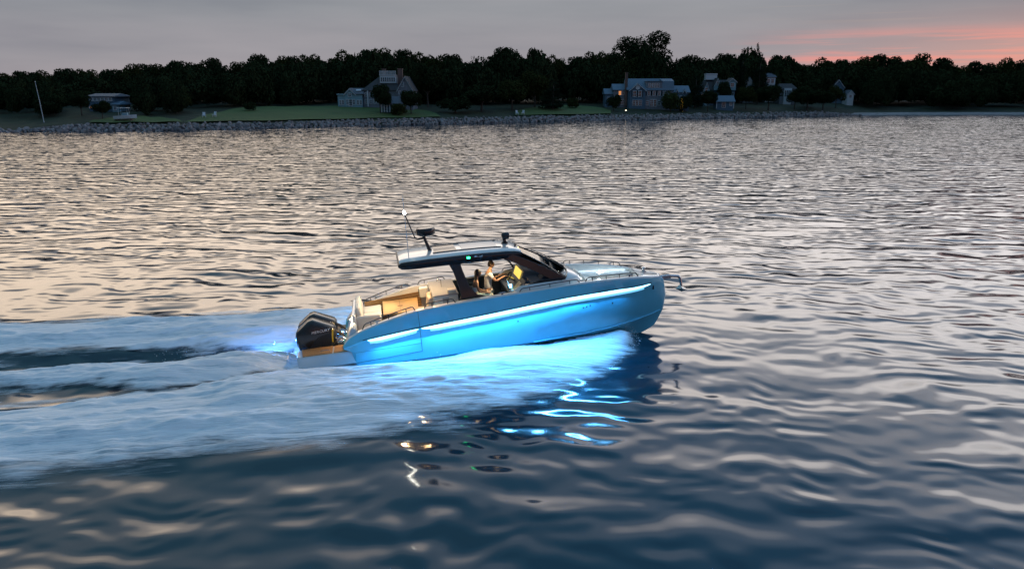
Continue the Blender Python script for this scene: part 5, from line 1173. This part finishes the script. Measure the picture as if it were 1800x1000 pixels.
def head_parts(o, c, fwd, long_hair, hair_m):
    """skull, face and hair about the head centre c"""
    F_ = Vector(fwd).normalized(); U = Vector((0,0,1)); F_ = (F_-U*F_.dot(U)*.6).normalized(); U = (U-F_*U.dot(F_)).normalized(); Lf = U.cross(F_); c = Vector(c)
    mb = MB(); rows = []
    for i in range(13):
        t = math.pi*i/12; z = math.cos(t); r = math.sin(t); row = []
        for k in range(18):
            a = 2*math.pi*k/18; fx, ly = math.cos(a)*r, math.sin(a)*r
            jaw = max(0, -z); wx = .098*(1+.08*max(0, fx)*jaw); wl = .077*(1-.28*jaw); p = c+F_*(fx*wx+.012*jaw)+Lf*(ly*wl)+U*(z*.122)
            if fx > .86 and -.35 < z < .12: p += F_*.012
            if fx > .97 and -.30 < z < .02: p += F_*.012
            row.append(p)
        rows.append(row)
    mb.grid(rows, closed=True); hd = mb.build('head', M['skin'], o, smooth=80)
    for s in (-1,1):
        MB().lathe([(.001,-.008),(.011,-.004),(.011,.004),(.001,.008)], c+F_*.093+Lf*.030*s+U*.012, 8).build('eye', M['hair'], hd, smooth=80)
        MB().box(c+F_*.098+Lf*.030*s+U*.033, (.012,.03,.007)).build('eyebrow', M['hair'], hd); MB().lathe([(.002,-.03),(.014,-.015),(.018,.012),(.002,.03)], c+Lf*.078*s-F_*.005, 8).build('ear', M['skin'], hd, smooth=80)
    MB().box(c+F_*.100-U*.055, (.012,.042,.010)).build('mouth', M['lips'], hd, bevel=.003)
    rows = []
    for i in range(12):
        t = math.pi*i/11*(.64); row = []
        for k in range(22):
            a = 2*math.pi*k/22; fx, ly, z, r = math.cos(a), math.sin(a), math.cos(t), math.sin(t)
            lift = max(0, fx)*max(0, -z+.35)*.16; wob = 1+.03*math.sin(a*7+i)
            row.append(c+F_*(fx*r*.108*wob-.010)+Lf*(ly*r*.088*wob)+U*(z*.138+lift*(1 if z < .4 else 0)))
        rows.append(row)
    MB().grid(rows, closed=True).build('hair', hair_m, o, smooth=80)
    if long_hair:
        rows = []
        for i, (z, w, b) in enumerate(((.06,.085,-.055),(-.04,.092,-.07),(-.14,.095,-.085),(-.24,.09,-.095),(-.34,.075,-.10),(-.42,.04,-.10))):
            rows.append([c+U*z+F_*(b+.05*math.cos(a)*(1 if math.cos(a) < 0 else .5))+Lf*(w*math.sin(a)*(1+.04*math.sin(5*a+i))) for a in np.linspace(0, 2*math.pi, 17)[:-1]])
        MB().grid(rows, closed=True).add(rows[-1], [tuple(range(16))]).build('long_hair', hair_m, o, smooth=80)
M['lips'] = mat('lips', (.30,.11,.09), .5, var=0)
BM = Matrix.Translation(BO) @ Euler((ROLL, -BPITCH, YAW)).to_matrix().to_4x4()
def person_root(label): o = empty('person'); tag(o, label, 'person'); return o
def stand(o, base):
    o.matrix_world = BM @ Matrix.Translation(base)
    for c in o.children: c.location = c.location-Vector(base)
def build_man():
    o = person_root('person in pale short-sleeved shirt and light shorts standing at the boat helm, hands on wheel'); y = .22
    P = {'pelvis': ((4.42,y,1.28), (.15,.11), None), 'belly': ((4.43,y,1.42), (.145,.105), 'pelvis'), 'chest': ((4.47,y,1.66), (.165,.115), 'belly'), 'collar': ((4.51,y,1.82), (.10,.085), 'chest'), 'neck': ((4.55,y,1.92), .060, 'collar'), 'skull': ((4.585,y,2.0), .060, 'neck')}
    for s, k in ((-1,'n'),(1,'f')):
        P['sh'+k] = ((4.49,y+s*.17,1.79), .066, 'collar'); P['el'+k] = ((4.68,y+s*.24,1.56), .046, 'sh'+k); P['wr'+k] = ((4.95,y+s*.17,1.66), .030, 'el'+k)
        hand(P, (4.95,y+s*.17,1.66), 'wr'+k, (.85,-.1*s,.12), (-.3,0,1), s)
        P['hip'+k] = ((4.43,y+s*.10,1.22), .095, 'pelvis'); P['kn'+k] = ((4.54,y+s*.12,.93), .062, 'hip'+k); P['an'+k] = ((4.44,y+s*.12,.57), .040, 'kn'+k); P['to'+k] = ((4.60,y+s*.13,.525), (.042,.026), 'an'+k)
    skin_mesh('body', P, M['skin'], o)
    C = {'b': ((4.42,y,1.24), (.175,.135), None), 'm': ((4.43,y,1.42), (.172,.132), 'b'), 'c': ((4.47,y,1.66), (.188,.135), 'm'), 'n': ((4.51,y,1.83), (.105,.095), 'c')}
    for s, k in ((-1,'n'),(1,'f')): C['s'+k] = ((4.50,y+s*.18,1.79), .086, 'n'); C['e'+k] = ((4.60,y+s*.225,1.65), .072, 's'+k)
    skin_mesh('shirt', C, M['shirt'], o)
    D = {'p': ((4.42,y,1.25), (.165,.128), None)}
    for s, k in ((-1,'n'),(1,'f')): D['h'+k] = ((4.43,y+s*.10,1.18), .112, 'p'); D['k'+k] = ((4.52,y+s*.12,.98), .095, 'h'+k)
    skin_mesh('shorts', D, M['shorts'], o)
    head_parts(o, (4.60,y,2.085), (1,-.12,-.18), False, M['hair']); stand(o, (4.5,y,.49))
build_man()
def build_woman():
    o = person_root('long-haired person in white top and pale green skirt sitting on the boat helm seat'); y = -.50
    P = {'pelvis': ((3.88,y,1.27), (.155,.12), None), 'belly': ((3.90,y,1.42), (.115,.09), 'pelvis'), 'chest': ((3.94,y,1.62), (.13,.10), 'belly'), 'collar': ((3.97,y,1.76), (.085,.07), 'chest'), 'neck': ((4.00,y,1.86), .045, 'collar'), 'skull': ((4.03,y,1.95), .048, 'neck')}
    for s, k in ((-1,'n'),(1,'f')):
        P['sh'+k] = ((3.96,y+s*.155,1.72), .052, 'collar'); P['el'+k] = ((4.00,y+s*.21,1.46), .038, 'sh'+k); P['wr'+k] = ((4.22,y+s*.13,1.38), .026, 'el'+k)
        hand(P, (4.22,y+s*.13,1.38), 'wr'+k, (.9,-.15*s,-.12), (.1,0,1), s)
        P['hip'+k] = ((3.92,y+s*.10,1.26), .10, 'pelvis'); P['kn'+k] = ((4.36,y+s*.11,1.24), .066, 'hip'+k); P['an'+k] = ((4.42,y+s*.10,.80), .036, 'kn'+k); P['to'+k] = ((4.56,y+s*.10,.72), (.036,.024), 'an'+k)
    skin_mesh('body', P, M['skin'], o)
    C = {'b': ((3.89,y,1.36), (.13,.105), None), 'm': ((3.91,y,1.48), (.128,.10), 'b'), 'c': ((3.94,y,1.63), (.145,.115), 'm')}
    skin_mesh('top', C, M['top'], o)
    D = {'p': ((3.88,y,1.29), (.17,.135), None)}
    for s, k in ((-1,'n'),(1,'f')): D['h'+k] = ((3.95,y+s*.10,1.27), .122, 'p'); D['k'+k] = ((4.37,y+s*.10,1.25), .092, 'h'+k); D['a'+k] = ((4.43,y+s*.09,.96), .085, 'k'+k)
    skin_mesh('skirt', D, M['skirt'], o)
    head_parts(o, (4.05,y,2.01), (1,.1,.05), True, M['hair']); stand(o, (3.9,y,1.16))
build_woman()
